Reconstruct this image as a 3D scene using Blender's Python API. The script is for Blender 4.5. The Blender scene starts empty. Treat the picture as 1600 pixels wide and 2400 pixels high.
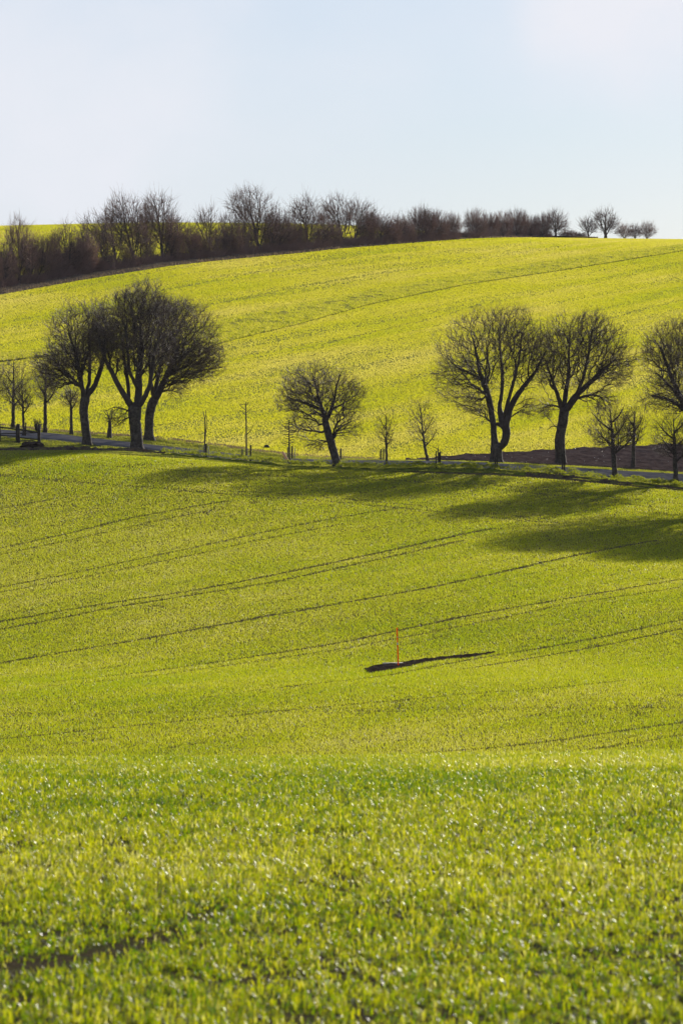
import bpy, math, random
import numpy as np
from mathutils import Vector

# ------------------------------------------------------------------ camera, world, sun, exposure
S = bpy.context.scene
C = S.collection
F = 9000.0          # focal length in photo pixels (photo 1600 x 2400)
UC, VH = 800.0, 900.0   # optical axis column, eye-level row
SUN_AZ = math.radians(27.0)     # clockwise from +Y (view direction)
SUN_EL = math.radians(18.5)

cam = bpy.data.cameras.new('camera')
cam.sensor_fit = 'AUTO'; cam.sensor_width = 36.0
cam.lens = 36.0 * F / 2400.0
cam.shift_y = -(1200.0 - VH) / 2400.0
cam.clip_start = 0.5; cam.clip_end = 20000
cam.dof.use_dof = True
cam.dof.focus_distance = 180.0
cam.dof.aperture_fstop = 5.6
cam_ob = bpy.data.objects.new('camera', cam); C.objects.link(cam_ob)
cam_ob.location = (0, 0, 0); cam_ob.rotation_euler = (math.radians(90), 0, 0)
S.camera = cam_ob

W = bpy.data.worlds.new('World'); S.world = W; W.use_nodes = True
nt = W.node_tree; nt.nodes.clear()
wo = nt.nodes.new('ShaderNodeOutputWorld'); bg = nt.nodes.new('ShaderNodeBackground')
sky = nt.nodes.new('ShaderNodeTexSky'); sky.sky_type = 'NISHITA'; sky.sun_disc = False
sky.sun_elevation = SUN_EL; sky.sun_rotation = SUN_AZ
sky.air_density = 1.0; sky.dust_density = 0.4; sky.ozone_density = 3.0
tc = nt.nodes.new('ShaderNodeTexCoord')
mp = nt.nodes.new('ShaderNodeMapping'); mp.inputs['Scale'].default_value = (5.0, 5.0, 13.0)
mp.inputs['Location'].default_value = (0.35, 0.0, 0.2); mp.inputs['Rotation'].default_value = (0, 0.25, 0)
nz = nt.nodes.new('ShaderNodeTexNoise'); nz.inputs['Scale'].default_value = 1.3
nz.inputs['Detail'].default_value = 6.0; nz.inputs['Roughness'].default_value = 0.5
rmp = nt.nodes.new('ShaderNodeValToRGB')
rmp.color_ramp.elements[0].position = 0.36; rmp.color_ramp.elements[0].color = (0, 0, 0, 1)
rmp.color_ramp.elements[1].position = 0.72; rmp.color_ramp.elements[1].color = (1, 1, 1, 1)
mth = nt.nodes.new('ShaderNodeMath'); mth.operation = 'MULTIPLY_ADD'
mth.inputs[1].default_value = 0.5; mth.inputs[2].default_value = -0.06
def cloud_mask(c, r0, r1):
    d = nt.nodes.new('ShaderNodeVectorMath'); d.operation = 'DISTANCE'; d.inputs[1].default_value = c
    nt.links.new(dist_in.outputs['Vector'], d.inputs[0])
    m = nt.nodes.new('ShaderNodeMapRange'); m.interpolation_type = 'SMOOTHSTEP'
    m.inputs['From Min'].default_value = r1; m.inputs['From Max'].default_value = r0
    nt.links.new(d.outputs['Value'], m.inputs['Value']); return m
# warp the direction with noise so the cloud edges wander
wn = nt.nodes.new('ShaderNodeTexNoise'); wn.inputs['Scale'].default_value = 14; wn.inputs['Detail'].default_value = 5
nt.links.new(tc.outputs['Generated'], wn.inputs['Vector'])
wsub = nt.nodes.new('ShaderNodeVectorMath'); wsub.operation = 'MULTIPLY_ADD'
wsub.inputs[1].default_value = (0.13, 0.0, 0.08); wsub.inputs[2].default_value = (-0.065, 0, -0.04)
nt.links.new(wn.outputs['Color'], wsub.inputs[0])
dist_in = nt.nodes.new('ShaderNodeVectorMath'); dist_in.operation = 'ADD'
nt.links.new(tc.outputs['Generated'], dist_in.inputs[0]); nt.links.new(wsub.outputs['Vector'], dist_in.inputs[1])
cm = [cloud_mask((-0.078, 0.993, 0.086), 0.0, 0.065), cloud_mask((0.085, 0.99, 0.108), 0.0, 0.05), cloud_mask((-0.01, 0.995, 0.062), 0.0, 0.06)]
acc_ = mth
for k, wgt in zip(cm, (0.8, 0.95, 0.22)):
    q = nt.nodes.new('ShaderNodeMath'); q.operation = 'MULTIPLY_ADD'; q.use_clamp = True; q.inputs[1].default_value = wgt
    nt.links.new(k.outputs['Result'], q.inputs[0]); nt.links.new(acc_.outputs[0], q.inputs[2]); acc_ = q
veil = nt.nodes.new('ShaderNodeMix'); veil.data_type = 'RGBA'; veil.inputs['Factor'].default_value = 0.6
veil.inputs['B'].default_value = (6.3, 7.2, 9.1, 1)   # high thin veil over the whole sky
sep = nt.nodes.new('ShaderNodeSeparateXYZ'); nt.links.new(tc.outputs['Generated'], sep.inputs['Vector'])
low = nt.nodes.new('ShaderNodeMapRange'); low.interpolation_type = 'SMOOTHSTEP'
low.inputs['From Min'].default_value = 0.13; low.inputs['From Max'].default_value = 0.42
low.inputs['To Min'].default_value = 0.62; low.inputs['To Max'].default_value = 0.04
nt.links.new(sep.outputs['Z'], low.inputs['Value']); nt.links.new(low.outputs['Result'], veil.inputs['Factor'])
mix = nt.nodes.new('ShaderNodeMix'); mix.data_type = 'RGBA'
mix.inputs['B'].default_value = (8.6, 8.75, 9.4, 1)     # thin bright cirrus
hs = nt.nodes.new('ShaderNodeHueSaturation'); hs.inputs['Saturation'].default_value = 1.05; hs.inputs['Hue'].default_value = 0.505
nt.links.new(tc.outputs['Generated'], mp.inputs['Vector'])
nt.links.new(mp.outputs['Vector'], nz.inputs['Vector'])
nt.links.new(nz.outputs['Fac'], rmp.inputs['Fac'])
nt.links.new(rmp.outputs['Color'], mth.inputs[0])
nt.links.new(acc_.outputs[0], mix.inputs['Factor'])
nt.links.new(sky.outputs['Color'], hs.inputs['Color'])
nt.links.new(hs.outputs['Color'], veil.inputs['A']); nt.links.new(veil.outputs['Result'], mix.inputs['A'])
nt.links.new(mix.outputs['Result'], bg.inputs['Color'])
bg.inputs['Strength'].default_value = 0.085
nt.links.new(bg.outputs['Background'], wo.inputs['Surface'])

sl = bpy.data.lights.new('sun', 'SUN'); sl.energy = 5.0; sl.angle = math.radians(0.5); sl.color = (1.0, 0.93, 0.82)
so = bpy.data.objects.new('sun', sl); C.objects.link(so)
sdir = Vector((math.sin(SUN_AZ) * math.cos(SUN_EL), math.cos(SUN_AZ) * math.cos(SUN_EL), math.sin(SUN_EL)))
so.rotation_euler = sdir.to_track_quat('Z', 'Y').to_euler(); so.location = (60, 100, 80)

S.view_settings.view_transform = 'Standard'; S.view_settings.look = 'None'
S.view_settings.gamma = 1.0; S.view_settings.exposure = 0.2
S.render.engine = 'CYCLES'
S.cycles.max_bounces = 6; S.cycles.diffuse_bounces = 3; S.cycles.transmission_bounces = 4
S.cycles.glossy_bounces = 2; S.cycles.transparent_max_bounces = 8

RG = np.random.default_rng(7)

# ------------------------------------------------------------------ small helpers
def mesh_from(verts, faces_list, name):
    """faces_list: list of (M,k) int arrays"""
    me = bpy.data.meshes.new(name)
    verts = np.asarray(verts, dtype=np.float32)
    me.vertices.add(len(verts)); me.vertices.foreach_set('co', verts.ravel())
    faces_list = [f for f in faces_list if len(f)]
    nl = sum(f.size for f in faces_list); npoly = sum(len(f) for f in faces_list)
    me.loops.add(nl); me.polygons.add(npoly)
    vi = np.concatenate([f.ravel() for f in faces_list]).astype(np.int32)
    me.loops.foreach_set('vertex_index', vi)
    starts = []; off = 0
    for f in faces_list:
        k = f.shape[1]
        starts.append(off + np.arange(len(f)) * k); off += f.size
    me.polygons.foreach_set('loop_start', np.concatenate(starts).astype(np.int32))
    me.update(calc_edges=True)
    return me

def put(name, me, mat, parent=None, smooth=False, loc=None):
    if mat is not None: me.materials.append(mat)
    if smooth: me.shade_smooth()
    o = bpy.data.objects.new(name, me); C.objects.link(o)
    if parent is not None: o.parent = parent
    if loc is not None: o.location = loc
    return o

def empty(name, loc):
    o = bpy.data.objects.new(name, None); C.objects.link(o); o.location = loc
    o.empty_display_size = 0.3
    return o

def tag(o, label=None, cat=None, group=None, kind=None):
    if label: o['label'] = label
    if cat: o['category'] = cat
    if group: o['group'] = group
    if kind: o['kind'] = kind
    return o

def setattr_pt(me, name, arr):
    a = me.attributes.new(name, 'FLOAT', 'POINT'); a.data.foreach_set('value', np.asarray(arr, dtype=np.float32))

def vnoise(x, y, seed=0):
    """smooth 2-D value noise 0..1"""
    xi = np.floor(x).astype(np.int64); yi = np.floor(y).astype(np.int64)
    fx = x - xi; fy = y - yi
    fx = fx * fx * (3 - 2 * fx); fy = fy * fy * (3 - 2 * fy)
    def h(a, b):
        n = (a * 374761393 + b * 668265263 + seed * 1442695041) & 0xffffffff
        n = ((n ^ (n >> 13)) * 1274126177) & 0xffffffff
        return ((n ^ (n >> 16)) & 0xffff) / 65535.0
    return (h(xi, yi) * (1 - fx) + h(xi + 1, yi) * fx) * (1 - fy) + (h(xi, yi + 1) * (1 - fx) + h(xi + 1, yi + 1) * fx) * fy

def fbm(x, y, seed=0, o=4):
    r = 0; a = 0.5; t = 0
    for i in range(o):
        r = r + a * vnoise(x, y, seed + i * 17); t += a; x = x * 2.03 + 3.1; y = y * 2.03 + 1.7; a *= 0.5
    return r / t

# ------------------------------------------------------------------ terrain
def pchip(xk, yk, x):
    xk = np.asarray(xk, float); yk = np.asarray(yk, float)
    h = np.diff(xk); dl = np.diff(yk) / h; m = np.zeros(len(xk))
    for i in range(1, len(xk) - 1):
        if dl[i - 1] * dl[i] > 0:
            w1 = 2 * h[i] + h[i - 1]; w2 = h[i] + 2 * h[i - 1]
            m[i] = (w1 + w2) / (w1 / dl[i - 1] + w2 / dl[i])
    m[0] = dl[0]; m[-1] = dl[-1]
    i = np.clip(np.searchsorted(xk, x) - 1, 0, len(h) - 1)
    t = (x - xk[i]) / h[i]
    return ((1 + 2 * t) * (1 - t) ** 2 * yk[i] + t * (1 - t) ** 2 * h[i] * m[i]
            + t * t * (3 - 2 * t) * yk[i + 1] + t * t * (t - 1) * h[i] * m[i + 1])

COLS = [0, 400, 800, 1200, 1600]
ROWS = [  # (distance per column), (photo row per column)
    ([120] * 5, [1782, 1780, 1778, 1776, 1774]),
    ([150] * 5, [1624, 1618, 1612, 1608, 1604]),
    ([167] * 5, [1566, 1562, 1558, 1555, 1552]),
    ([198] * 5, [1402, 1400, 1400, 1402, 1404]),
    ([232] * 5, [1234, 1244, 1257, 1272, 1288]),
    ([266, 268, 271, 271, 270], [1066, 1078, 1103, 1117, 1154]),
    ([283, 279, 277, 277, 277], [1024, 1063, 1088, 1098, 1136]),
    ([286.5, 282.5, 280.5, 280.5, 280.8], [1011, 1052, 1081, 1091, 1115]),
    ([292, 290, 288, 286, 285], [1000, 1033, 1074, 1087, 1110]),
    ([306, 306, 306, 304, 305], [965, 990, 1021, 1035, 1043]),
    ([350, 362, 378, 395, 400], [852, 846, 832, 812, 815]),
    ([395, 420, 455, 500, 505], [765, 722, 690, 655, 665]),
    ([440, 480, 530, 600, 600], [688, 622, 581, 561, 570]),
    ([600, 600, 600, 640, 650], [530, 522.5, 528, 555.5, 561.5]),
    ([720] * 5, [565, 558, 565, 590, 600]),
    ([1000] * 5, [700, 700, 700, 710, 720]),
    ([3000] * 5, [860] * 5),
]
D_MAX = 3000
DG = np.concatenate([np.arange(0, 800, 1.0), np.arange(800, D_MAX + 1, 20.0)])
UG = np.arange(-1600, 3201, 20.0)
def build_lut():
    colz = []
    for k in range(5):
        d = np.array([r[0][k] for r in ROWS], float); v = np.array([r[1][k] for r in ROWS], float)
        vv = pchip(d, v, np.maximum(DG, 120))
        z = -(vv - VH) / F * DG
        near = -(3.47 - 0.009 * DG + 0.00082 * DG ** 2)
        z120 = -(v[0] - VH) / F * 120
        kn = [80, 85, 90, 105, 120, 135, 150]
        f = lambda q: -(3.47 - 0.009 * q + 0.00082 * q ** 2)
        zz = [f(80), f(85), f(90), -10.98, z120, -(pchip(d, v, np.array([135.]))[0] - VH) / F * 135, -(v[1] - VH) / F * 150]
        mid = pchip(kn, zz, np.clip(DG, 80, 150))
        z = np.where(DG < 85, near, np.where(DG < 140, mid, z))
        colz.append(z)
    colz = np.array(colz)
    # outside columns: continue the edge slope, then level
    left = colz[0] + (colz[0] - colz[1]) * 0.8; right = colz[-1] + (colz[-1] - colz[-2]) * 0.6
    left2 = left + (colz[0] - colz[1]) * 0.3; right2 = right + (colz[-1] - colz[-2]) * 0.2
    cu = [-1600, -400] + COLS + [2000, 3200]
    cz = np.vstack([left2[None], left[None], colz, right[None], right2[None]])
    Z = np.zeros((len(UG), len(DG)))
    for j in range(len(DG)):
        Z[:, j] = pchip(cu, cz[:, j], UG) if True else 0
    # soften pchip kinks across columns
    for _ in range(12):
        Z[1:-1] = 0.25 * Z[:-2] + 0.5 * Z[1:-1] + 0.25 * Z[2:]
    return Z
ZL = build_lut()

def ground_z(x, y):
    x = np.asarray(x, float); y = np.asarray(y, float)
    yy = np.maximum(y, 20.0)
    u = np.clip(UC + F * x / yy, UG[0], UG[-1] - 1e-3); d = np.clip(y, 0, D_MAX - 1e-3)
    fu = (u - UG[0]) / 20.0; iu = fu.astype(int); fu = fu - iu
    idx = np.where(d < 799, d, 799 + (d - 799) / 20.0)   # DG index (799->800 gap is 1, then 20)
    idx = np.where(d < 800, d, 800 + (d - 800) / 20.0); idx = np.minimum(idx, len(DG) - 1.001)
    i0 = idx.astype(int); fd = idx - i0
    z = (ZL[iu, i0] * (1 - fu) * (1 - fd) + ZL[iu + 1, i0] * fu * (1 - fd)
         + ZL[iu, i0 + 1] * (1 - fu) * fd + ZL[iu + 1, i0 + 1] * fu * fd)
    neg = np.minimum(y, 0)
    if y.size and y.min() > 110: return z
    tilt = 0.0115 * np.clip(x, -40, 40) * np.clip((110 - y) / 30, 0, 1)
    und = (0.05 * (vnoise(x / 3.7, y / 3.7, 5) - 0.5) + 0.10 * (vnoise(x / 5.5 + 3, y / 14, 6) - 0.5)) * np.clip((100 - y) / 20, 0, 1)
    fold = -0.0 * x
    return z + tilt + und + neg * 0.01 + fold

DA = np.arange(110, 760, 1.0)
VL = VH - F * ZL[:, 110:760] / DA[None]
def at(u, v, dmin=110.0):
    """photo pixel -> point on the terrain (first hit beyond dmin)"""
    u = np.atleast_1d(np.asarray(u, float)); v = np.atleast_1d(np.asarray(v, float))
    j0 = int(dmin - 110); D = DA[j0:]; out = np.zeros((len(u), 3))
    for s in range(0, len(u), 4000):
        vv = v[s:s + 4000]; uu = u[s:s + 4000]
        f = np.clip((uu - UG[0]) / 20.0, 0, len(UG) - 1.001); i = f.astype(int); f = (f - i)[:, None]
        V = VL[i, j0:] * (1 - f) + VL[i + 1, j0:] * f
        hit = V <= vv[:, None]
        k = np.where(hit.any(1), hit.argmax(1), V.argmin(1)); k = np.maximum(k, 1)
        r = np.arange(len(k)); a = V[r, k - 1]; b = V[r, k]
        t = np.clip((a - vv) / np.where(np.abs(a - b) < 1e-9, 1, a - b), 0, 1)
        d = D[k - 1] + t; x = (uu - UC) / F * d
        out[s:s + 4000, 0] = x; out[s:s + 4000, 1] = d
    out[:, 2] = ground_z(out[:, 0], out[:, 1])
    return out
def at1(u, v, dmin=110.0):
    return Vector(at([u], [v], dmin)[0])
def px(p):
    return UC + F * p[..., 0] / p[..., 1], VH - F * p[..., 2] / p[..., 1]

# ------------------------------------------------------------------ materials
def mat_new(name):
    m = bpy.data.materials.new(name); m.use_nodes = True
    t = m.node_tree; t.nodes.clear()
    out = t.nodes.new('ShaderNodeOutputMaterial')
    return m, t, out

def noise_ramp(t, scale, cols, detail=5, coord=None, rough=0.6, pos=None):
    g = t.nodes.new('ShaderNodeNewGeometry')
    n = t.nodes.new('ShaderNodeTexNoise'); n.inputs['Scale'].default_value = scale
    n.inputs['Detail'].default_value = detail; n.inputs['Roughness'].default_value = rough
    t.links.new(coord or g.outputs['Position'], n.inputs['Vector'])
    r = t.nodes.new('ShaderNodeValToRGB')
    e = r.color_ramp.elements
    pos = pos or [0.3 + 0.4 * i / (len(cols) - 1) for i in range(len(cols))]
    for i, c in enumerate(cols):
        el = e[i] if i < 2 else e.new(pos[i])
        el.position = pos[i]; el.color = (*c, 1)
    t.links.new(n.outputs['Fac'], r.inputs['Fac'])
    return r, n

def simple_mat(name, cols, scale=3.0, rough=0.9, bump=0.0, bscale=20.0, spec=0.3, bdist=0.05, pos=None):
    m, t, out = mat_new(name)
    if spec == 0:
        b = t.nodes.new('ShaderNodeBsdfDiffuse'); b.inputs['Roughness'].default_value = 0.6
    else:
        b = t.nodes.new('ShaderNodeBsdfPrincipled'); b.inputs['Roughness'].default_value = rough
        b.inputs['Specular IOR Level'].default_value = spec
    r, n = noise_ramp(t, scale, cols, pos=pos)
    t.links.new(r.outputs['Color'], b.inputs[0])
    if bump:
        g = t.nodes.new('ShaderNodeNewGeometry')
        n2 = t.nodes.new('ShaderNodeTexNoise'); n2.inputs['Scale'].default_value = bscale; n2.inputs['Detail'].default_value = 6
        t.links.new(g.outputs['Position'], n2.inputs['Vector'])
        bp = t.nodes.new('ShaderNodeBump'); bp.inputs['Strength'].default_value = bump; bp.inputs['Distance'].default_value = bdist
        t.links.new(n2.outputs['Fac'], bp.inputs['Height']); t.links.new(bp.outputs['Normal'], b.inputs['Normal'])
    t.links.new(b.outputs[0], out.inputs['Surface'])
    return m

def blade_mat(name, cols, trans_cols, tfac=0.55, rough=0.35, spec=0.5, patch=0.25):
    """leaf blades: per-blade tint attribute picks the colour, sun shines through"""
    m, t, out = mat_new(name)
    a = t.nodes.new('ShaderNodeAttribute'); a.attribute_name = 'tint'
    g = t.nodes.new('ShaderNodeNewGeometry')
    n = t.nodes.new('ShaderNodeTexNoise'); n.inputs['Scale'].default_value = 0.12; n.inputs['Detail'].default_value = 3
    t.links.new(g.outputs['Position'], n.inputs['Vector'])
    ma = t.nodes.new('ShaderNodeMath'); ma.operation = 'MULTIPLY_ADD'; ma.inputs[1].default_value = patch * 2; ma.inputs[2].default_value = -patch
    t.links.new(n.outputs['Fac'], ma.inputs[0])
    ad = t.nodes.new('ShaderNodeMath'); ad.operation = 'ADD'; ad.use_clamp = True
    t.links.new(a.outputs['Fac'], ad.inputs[0]); t.links.new(ma.outputs[0], ad.inputs[1])
    def ramp(cs):
        r = t.nodes.new('ShaderNodeValToRGB'); e = r.color_ramp.elements
        for i, c in enumerate(cs):
            p = i / (len(cs) - 1)
            el = e[i] if i < 2 else e.new(p)
            el.position = p; el.color = (*c, 1)
        t.links.new(ad.outputs[0], r.inputs['Fac']); return r
    r1 = ramp(cols); r2 = ramp(trans_cols)
    p = t.nodes.new('ShaderNodeBsdfPrincipled'); p.inputs['Roughness'].default_value = rough
    p.inputs['Specular IOR Level'].default_value = spec
    t.links.new(r1.outputs['Color'], p.inputs['Base Color'])
    tr = t.nodes.new('ShaderNodeBsdfTranslucent'); t.links.new(r2.outputs['Color'], tr.inputs['Color'])
    mx = t.nodes.new('ShaderNodeMixShader'); mx.inputs['Fac'].default_value = tfac
    t.links.new(p.outputs['BSDF'], mx.inputs[1]); t.links.new(tr.outputs['BSDF'], mx.inputs[2])
    t.links.new(mx.outputs['Shader'], out.inputs['Surface'])
    return m

M_soil = simple_mat('field_soil', [(0.09, 0.066, 0.04), (0.13, 0.10, 0.055), (0.11, 0.12, 0.03)], 2.2, bump=0.6, bscale=14, spec=0, bdist=0.2)
M_hillsoil = simple_mat('hill_soil', [(0.40, 0.35, 0.11), (0.38, 0.38, 0.06)], 1.5, bump=0.5, bscale=8, spec=0, bdist=0.2)
M_wheat_near = blade_mat('wheat_near', [(0.045, 0.075, 0.003), (0.085, 0.105, 0.004), (0.14, 0.14, 0.012), (0.30, 0.27, 0.08)],
                         [(0.15, 0.29, 0.002), (0.49, 0.55, 0.003), (0.82, 0.78, 0.010), (0.95, 0.90, 0.35)], 0.56, 0.36, 0.36)  # pale last stop: dry blades that also stand in for sunlit sheen
M_wheat_mid = blade_mat('wheat_mid', [(0.085, 0.11, 0.004), (0.125, 0.14, 0.006), (0.17, 0.17, 0.012), (0.27, 0.25, 0.07)],
                        [(0.37, 0.49, 0.004), (0.57, 0.62, 0.006), (0.74, 0.71, 0.018), (0.82, 0.76, 0.25)], 0.55, 0.45, 0.3)  # pale last stop again imitates sunlit sheen on a few blades
M_wheat_hill = blade_mat('wheat_hill', [(0.15, 0.15, 0.010), (0.18, 0.175, 0.014), (0.22, 0.20, 0.035)],
                         [(0.57, 0.60, 0.015), (0.71, 0.67, 0.026), (0.82, 0.72, 0.12)], 0.6, 0.6, 0.15)
M_rough = blade_mat('rough_grass', [(0.08, 0.09, 0.01), (0.14, 0.15, 0.02), (0.22, 0.20, 0.06)],
                    [(0.32, 0.38, 0.012), (0.50, 0.52, 0.02), (0.62, 0.56, 0.12)], 0.48, 0.6, 0.2)
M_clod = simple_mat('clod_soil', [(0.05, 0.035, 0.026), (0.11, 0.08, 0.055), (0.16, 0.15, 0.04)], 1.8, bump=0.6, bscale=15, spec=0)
M_dry = blade_mat('dry_grass', [(0.12, 0.09, 0.05), (0.18, 0.13, 0.08), (0.24, 0.19, 0.11)],
                  [(0.2, 0.15, 0.08), (0.3, 0.22, 0.12), (0.4, 0.3, 0.17)], 0.35, 0.7, 0.1)
M_bark = simple_mat('bark', [(0.035, 0.028, 0.023), (0.075, 0.06, 0.048), (0.13, 0.11, 0.085)], 5.0, 0.9, 0.8, 18, 0.15)
M_branch = simple_mat('branch_bark', [(0.04, 0.029, 0.024), (0.08, 0.058, 0.046)], 3.0, 0.75, 0, 1, 0.2)
M_twig = simple_mat('twig_bark', [(0.095, 0.062, 0.045), (0.18, 0.118, 0.086)], 0.9, 0.5, 0, 1, 0.35)
M_hbark = simple_mat('hedge_bark', [(0.07, 0.052, 0.046), (0.13, 0.10, 0.085)], 2.0, 0.85, 0, 1, 0.2)
M_htwig = simple_mat('hedge_twig', [(0.19, 0.115, 0.095), (0.36, 0.215, 0.17)], 0.5, 0.7, 0, 1, 0.2)
M_road = simple_mat('gravel_road', [(0.13, 0.125, 0.135), (0.19, 0.18, 0.19), (0.26, 0.24, 0.23)], 1.2, bump=0.5, bscale=25, spec=0)
M_plough = simple_mat('ploughed_soil', [(0.085, 0.055, 0.045), (0.14, 0.094, 0.078), (0.19, 0.135, 0.11)], 1.6, bump=0.6, bscale=9, spec=0)
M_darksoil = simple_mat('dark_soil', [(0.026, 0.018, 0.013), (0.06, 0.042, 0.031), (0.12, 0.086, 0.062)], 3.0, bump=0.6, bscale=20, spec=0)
M_sod = simple_mat('sod', [(0.05, 0.038, 0.02), (0.13, 0.15, 0.02), (0.20, 0.24, 0.025)], 1.6, bump=0.6, bscale=12, spec=0)
M_verge = simple_mat('verge_soil', [(0.12, 0.11, 0.025), (0.20, 0.21, 0.03), (0.27, 0.23, 0.07)], 0.9, bump=0.6, bscale=10, spec=0)
M_margin = simple_mat('margin_soil', [(0.07, 0.05, 0.04), (0.14, 0.10, 0.07), (0.2, 0.15, 0.1)], 1.1, bump=0.6, bscale=8, spec=0)
M_wood = simple_mat('old_wood', [(0.030, 0.024, 0.020), (0.07, 0.056, 0.046)], 6.0, 0.85, 0.4, 30, 0.2)
M_stake = simple_mat('stake_wood', [(0.03, 0.025, 0.018), (0.06, 0.05, 0.035)], 6.0, 0.85, 0.3, 30, 0.2)
M_palestake = simple_mat('pale_wood', [(0.45, 0.40, 0.30), (0.62, 0.56, 0.44)], 6.0, 0.7, 0.2, 30, 0.3)
M_plank = simple_mat('sunlit_plank', [(0.80, 0.38, 0.18), (0.92, 0.52, 0.28)], 5.0, 0.6, 0.2, 30, 0.3)  # bright base colour stands in for sun glancing along the wood
M_wire = simple_mat('wire', [(0.16, 0.15, 0.13), (0.26, 0.24, 0.2)], 6.0, 0.5, 0, 1, 0.5)
M_boulder = simple_mat('dark_boulder', [(0.02, 0.018, 0.018), (0.05, 0.045, 0.045)], 5.0, 0.8, 0.5, 12, 0.2)
M_flint = simple_mat('flint', [(0.5, 0.48, 0.45), (0.8, 0.78, 0.74)], 5.0, 0.4, 0, 1, 0.6)
M_orange = simple_mat('orange_paint', [(0.92, 0.13, 0.015), (0.98, 0.18, 0.025)], 8.0, 0.45, 0, 1, 0.5)
def plastic():
    m, t, out = mat_new('orange_plastic')
    d = t.nodes.new('ShaderNodeBsdfDiffuse'); d.inputs['Color'].default_value = (0.95, 0.13, 0.015, 1)
    l = t.nodes.new('ShaderNodeBsdfTranslucent'); l.inputs['Color'].default_value = (0.95, 0.13, 0.015, 1)
    x = t.nodes.new('ShaderNodeMixShader'); x.inputs['Fac'].default_value = 0.35
    t.links.new(d.outputs[0], x.inputs[1]); t.links.new(l.outputs[0], x.inputs[2]); t.links.new(x.outputs[0], out.inputs['Surface'])
    return m
M_orange = plastic()
M_grey = simple_mat('reflective_band', [(0.35, 0.36, 0.38), (0.5, 0.5, 0.52)], 8.0, 0.4, 0, 1, 0.5)
M_concrete = simple_mat('concrete', [(0.42, 0.37, 0.26), (0.6, 0.54, 0.40)], 5.0, 0.85, 0.3, 30, 0.3)

# ------------------------------------------------------------------ ground sheet
def ground():
    us = np.concatenate([[-150000, -60000, -25000, -12000, -7000, -4500, -3000, -2200], np.arange(-1500, 3101, 25.0),
                         [3800, 4600, 6000, 8500, 13000, 26000, 61000, 151000]])
    ys = np.concatenate([[-150, -60, -20], np.arange(0, 110, 1.0), np.arange(110, 260, 2.0), np.arange(260, 310, 0.5),
                         np.arange(310, 760, 2.5), np.arange(760, 1000, 20), [1200, 1500, 2000, 2600, 3000]])
    U, Y = np.meshgrid(us, ys, indexing='ij')
    X = (U - UC) / F * np.maximum(Y, 20)
    Zg = ground_z(X, Y)
    ve = np.stack([X, Y, Zg], -1).reshape(-1, 3)
    n, m = U.shape
    i = np.arange(n - 1)[:, None] * m + np.arange(m - 1)[None]
    q = np.stack([i, i + m, i + m + 1, i + 1], -1).reshape(-1, 4)
    # far quads get the hill soil
    me = mesh_from(ve, [q], 'ground')
    me.materials.append(M_soil); me.materials.append(M_hillsoil)
    cy = ve[q[:, 0], 1]
    me.polygons.foreach_set('material_index', (cy > 284).astype(np.int32))
    o = put('ground', me, None, smooth=True)
    tag(o, 'rolling farmland with brown soil under the young crop', 'ground', kind='structure')
ground()

# pixel polylines -------------------------------------------------------------
def poly_u(pl, u):
    pl = np.asarray(pl, float); return np.interp(u, pl[:, 0], pl[:, 1])
def ext(pl, l=-700, r=2300, sl=None, sr=None):
    pl = [tuple(p) for p in pl]
    a = (pl[1][1] - pl[0][1]) / (pl[1][0] - pl[0][0]) if sl is None else sl
    b = (pl[-1][1] - pl[-2][1]) / (pl[-1][0] - pl[-2][0]) if sr is None else sr
    return [(l, pl[0][1] + a * (l - pl[0][0]))] + pl + [(r, pl[-1][1] + b * (r - pl[-1][0]))]

road_lo = ext([(0, 1024), (120, 1032), (240, 1045), (344, 1055), (478, 1073), (578, 1081), (649, 1086), (800, 1090), (1000, 1092), (1074, 1095), (1240, 1106), (1365, 1116), (1489, 1126), (1600, 1137)], sl=0.05, sr=0.09)
road_hi = ext([(0, 1011), (120, 1019), (240, 1033), (344, 1045), (478, 1059), (578, 1071), (649, 1078), (800, 1083), (1000, 1084.5), (1074, 1086), (1240, 1094), (1365, 1101), (1489, 1109), (1600, 1115)], sl=0.05, sr=0.05)
bound = ext([(0, 1000), (112, 1011), (175, 1016), (383, 1031), (536, 1050), (690, 1070), (800, 1076), (960, 1081), (1074, 1082), (1200, 1087), (1400, 1097), (1600, 1110)], sl=0.05, sr=0.05)
verge_lo = ext([(0, 1064), (150, 1063), (300, 1066), (400, 1072), (560, 1088), (700, 1101), (800, 1104), (900, 1106), (1000, 1106), (1150, 1109), (1320, 1121), (1440, 1135), (1600, 1150)], sl=0.0, sr=0.09)
plough_hi = ext([(950, 1082), (1000, 1078), (1100, 1069), (1200, 1063), (1300, 1058), (1400, 1052), (1500, 1048), (1600, 1043)], sr=-0.04)
hedge_lo = [(-700, 800), (0, 692), (100, 674), (200, 656), (300, 640), (400, 624), (500, 613), (600, 603), (700, 594), (800, 583), (900, 575), (1000, 567), (1100, 560), (1180, 557.5), (1300, 557), (1400, 558.5)]

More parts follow.
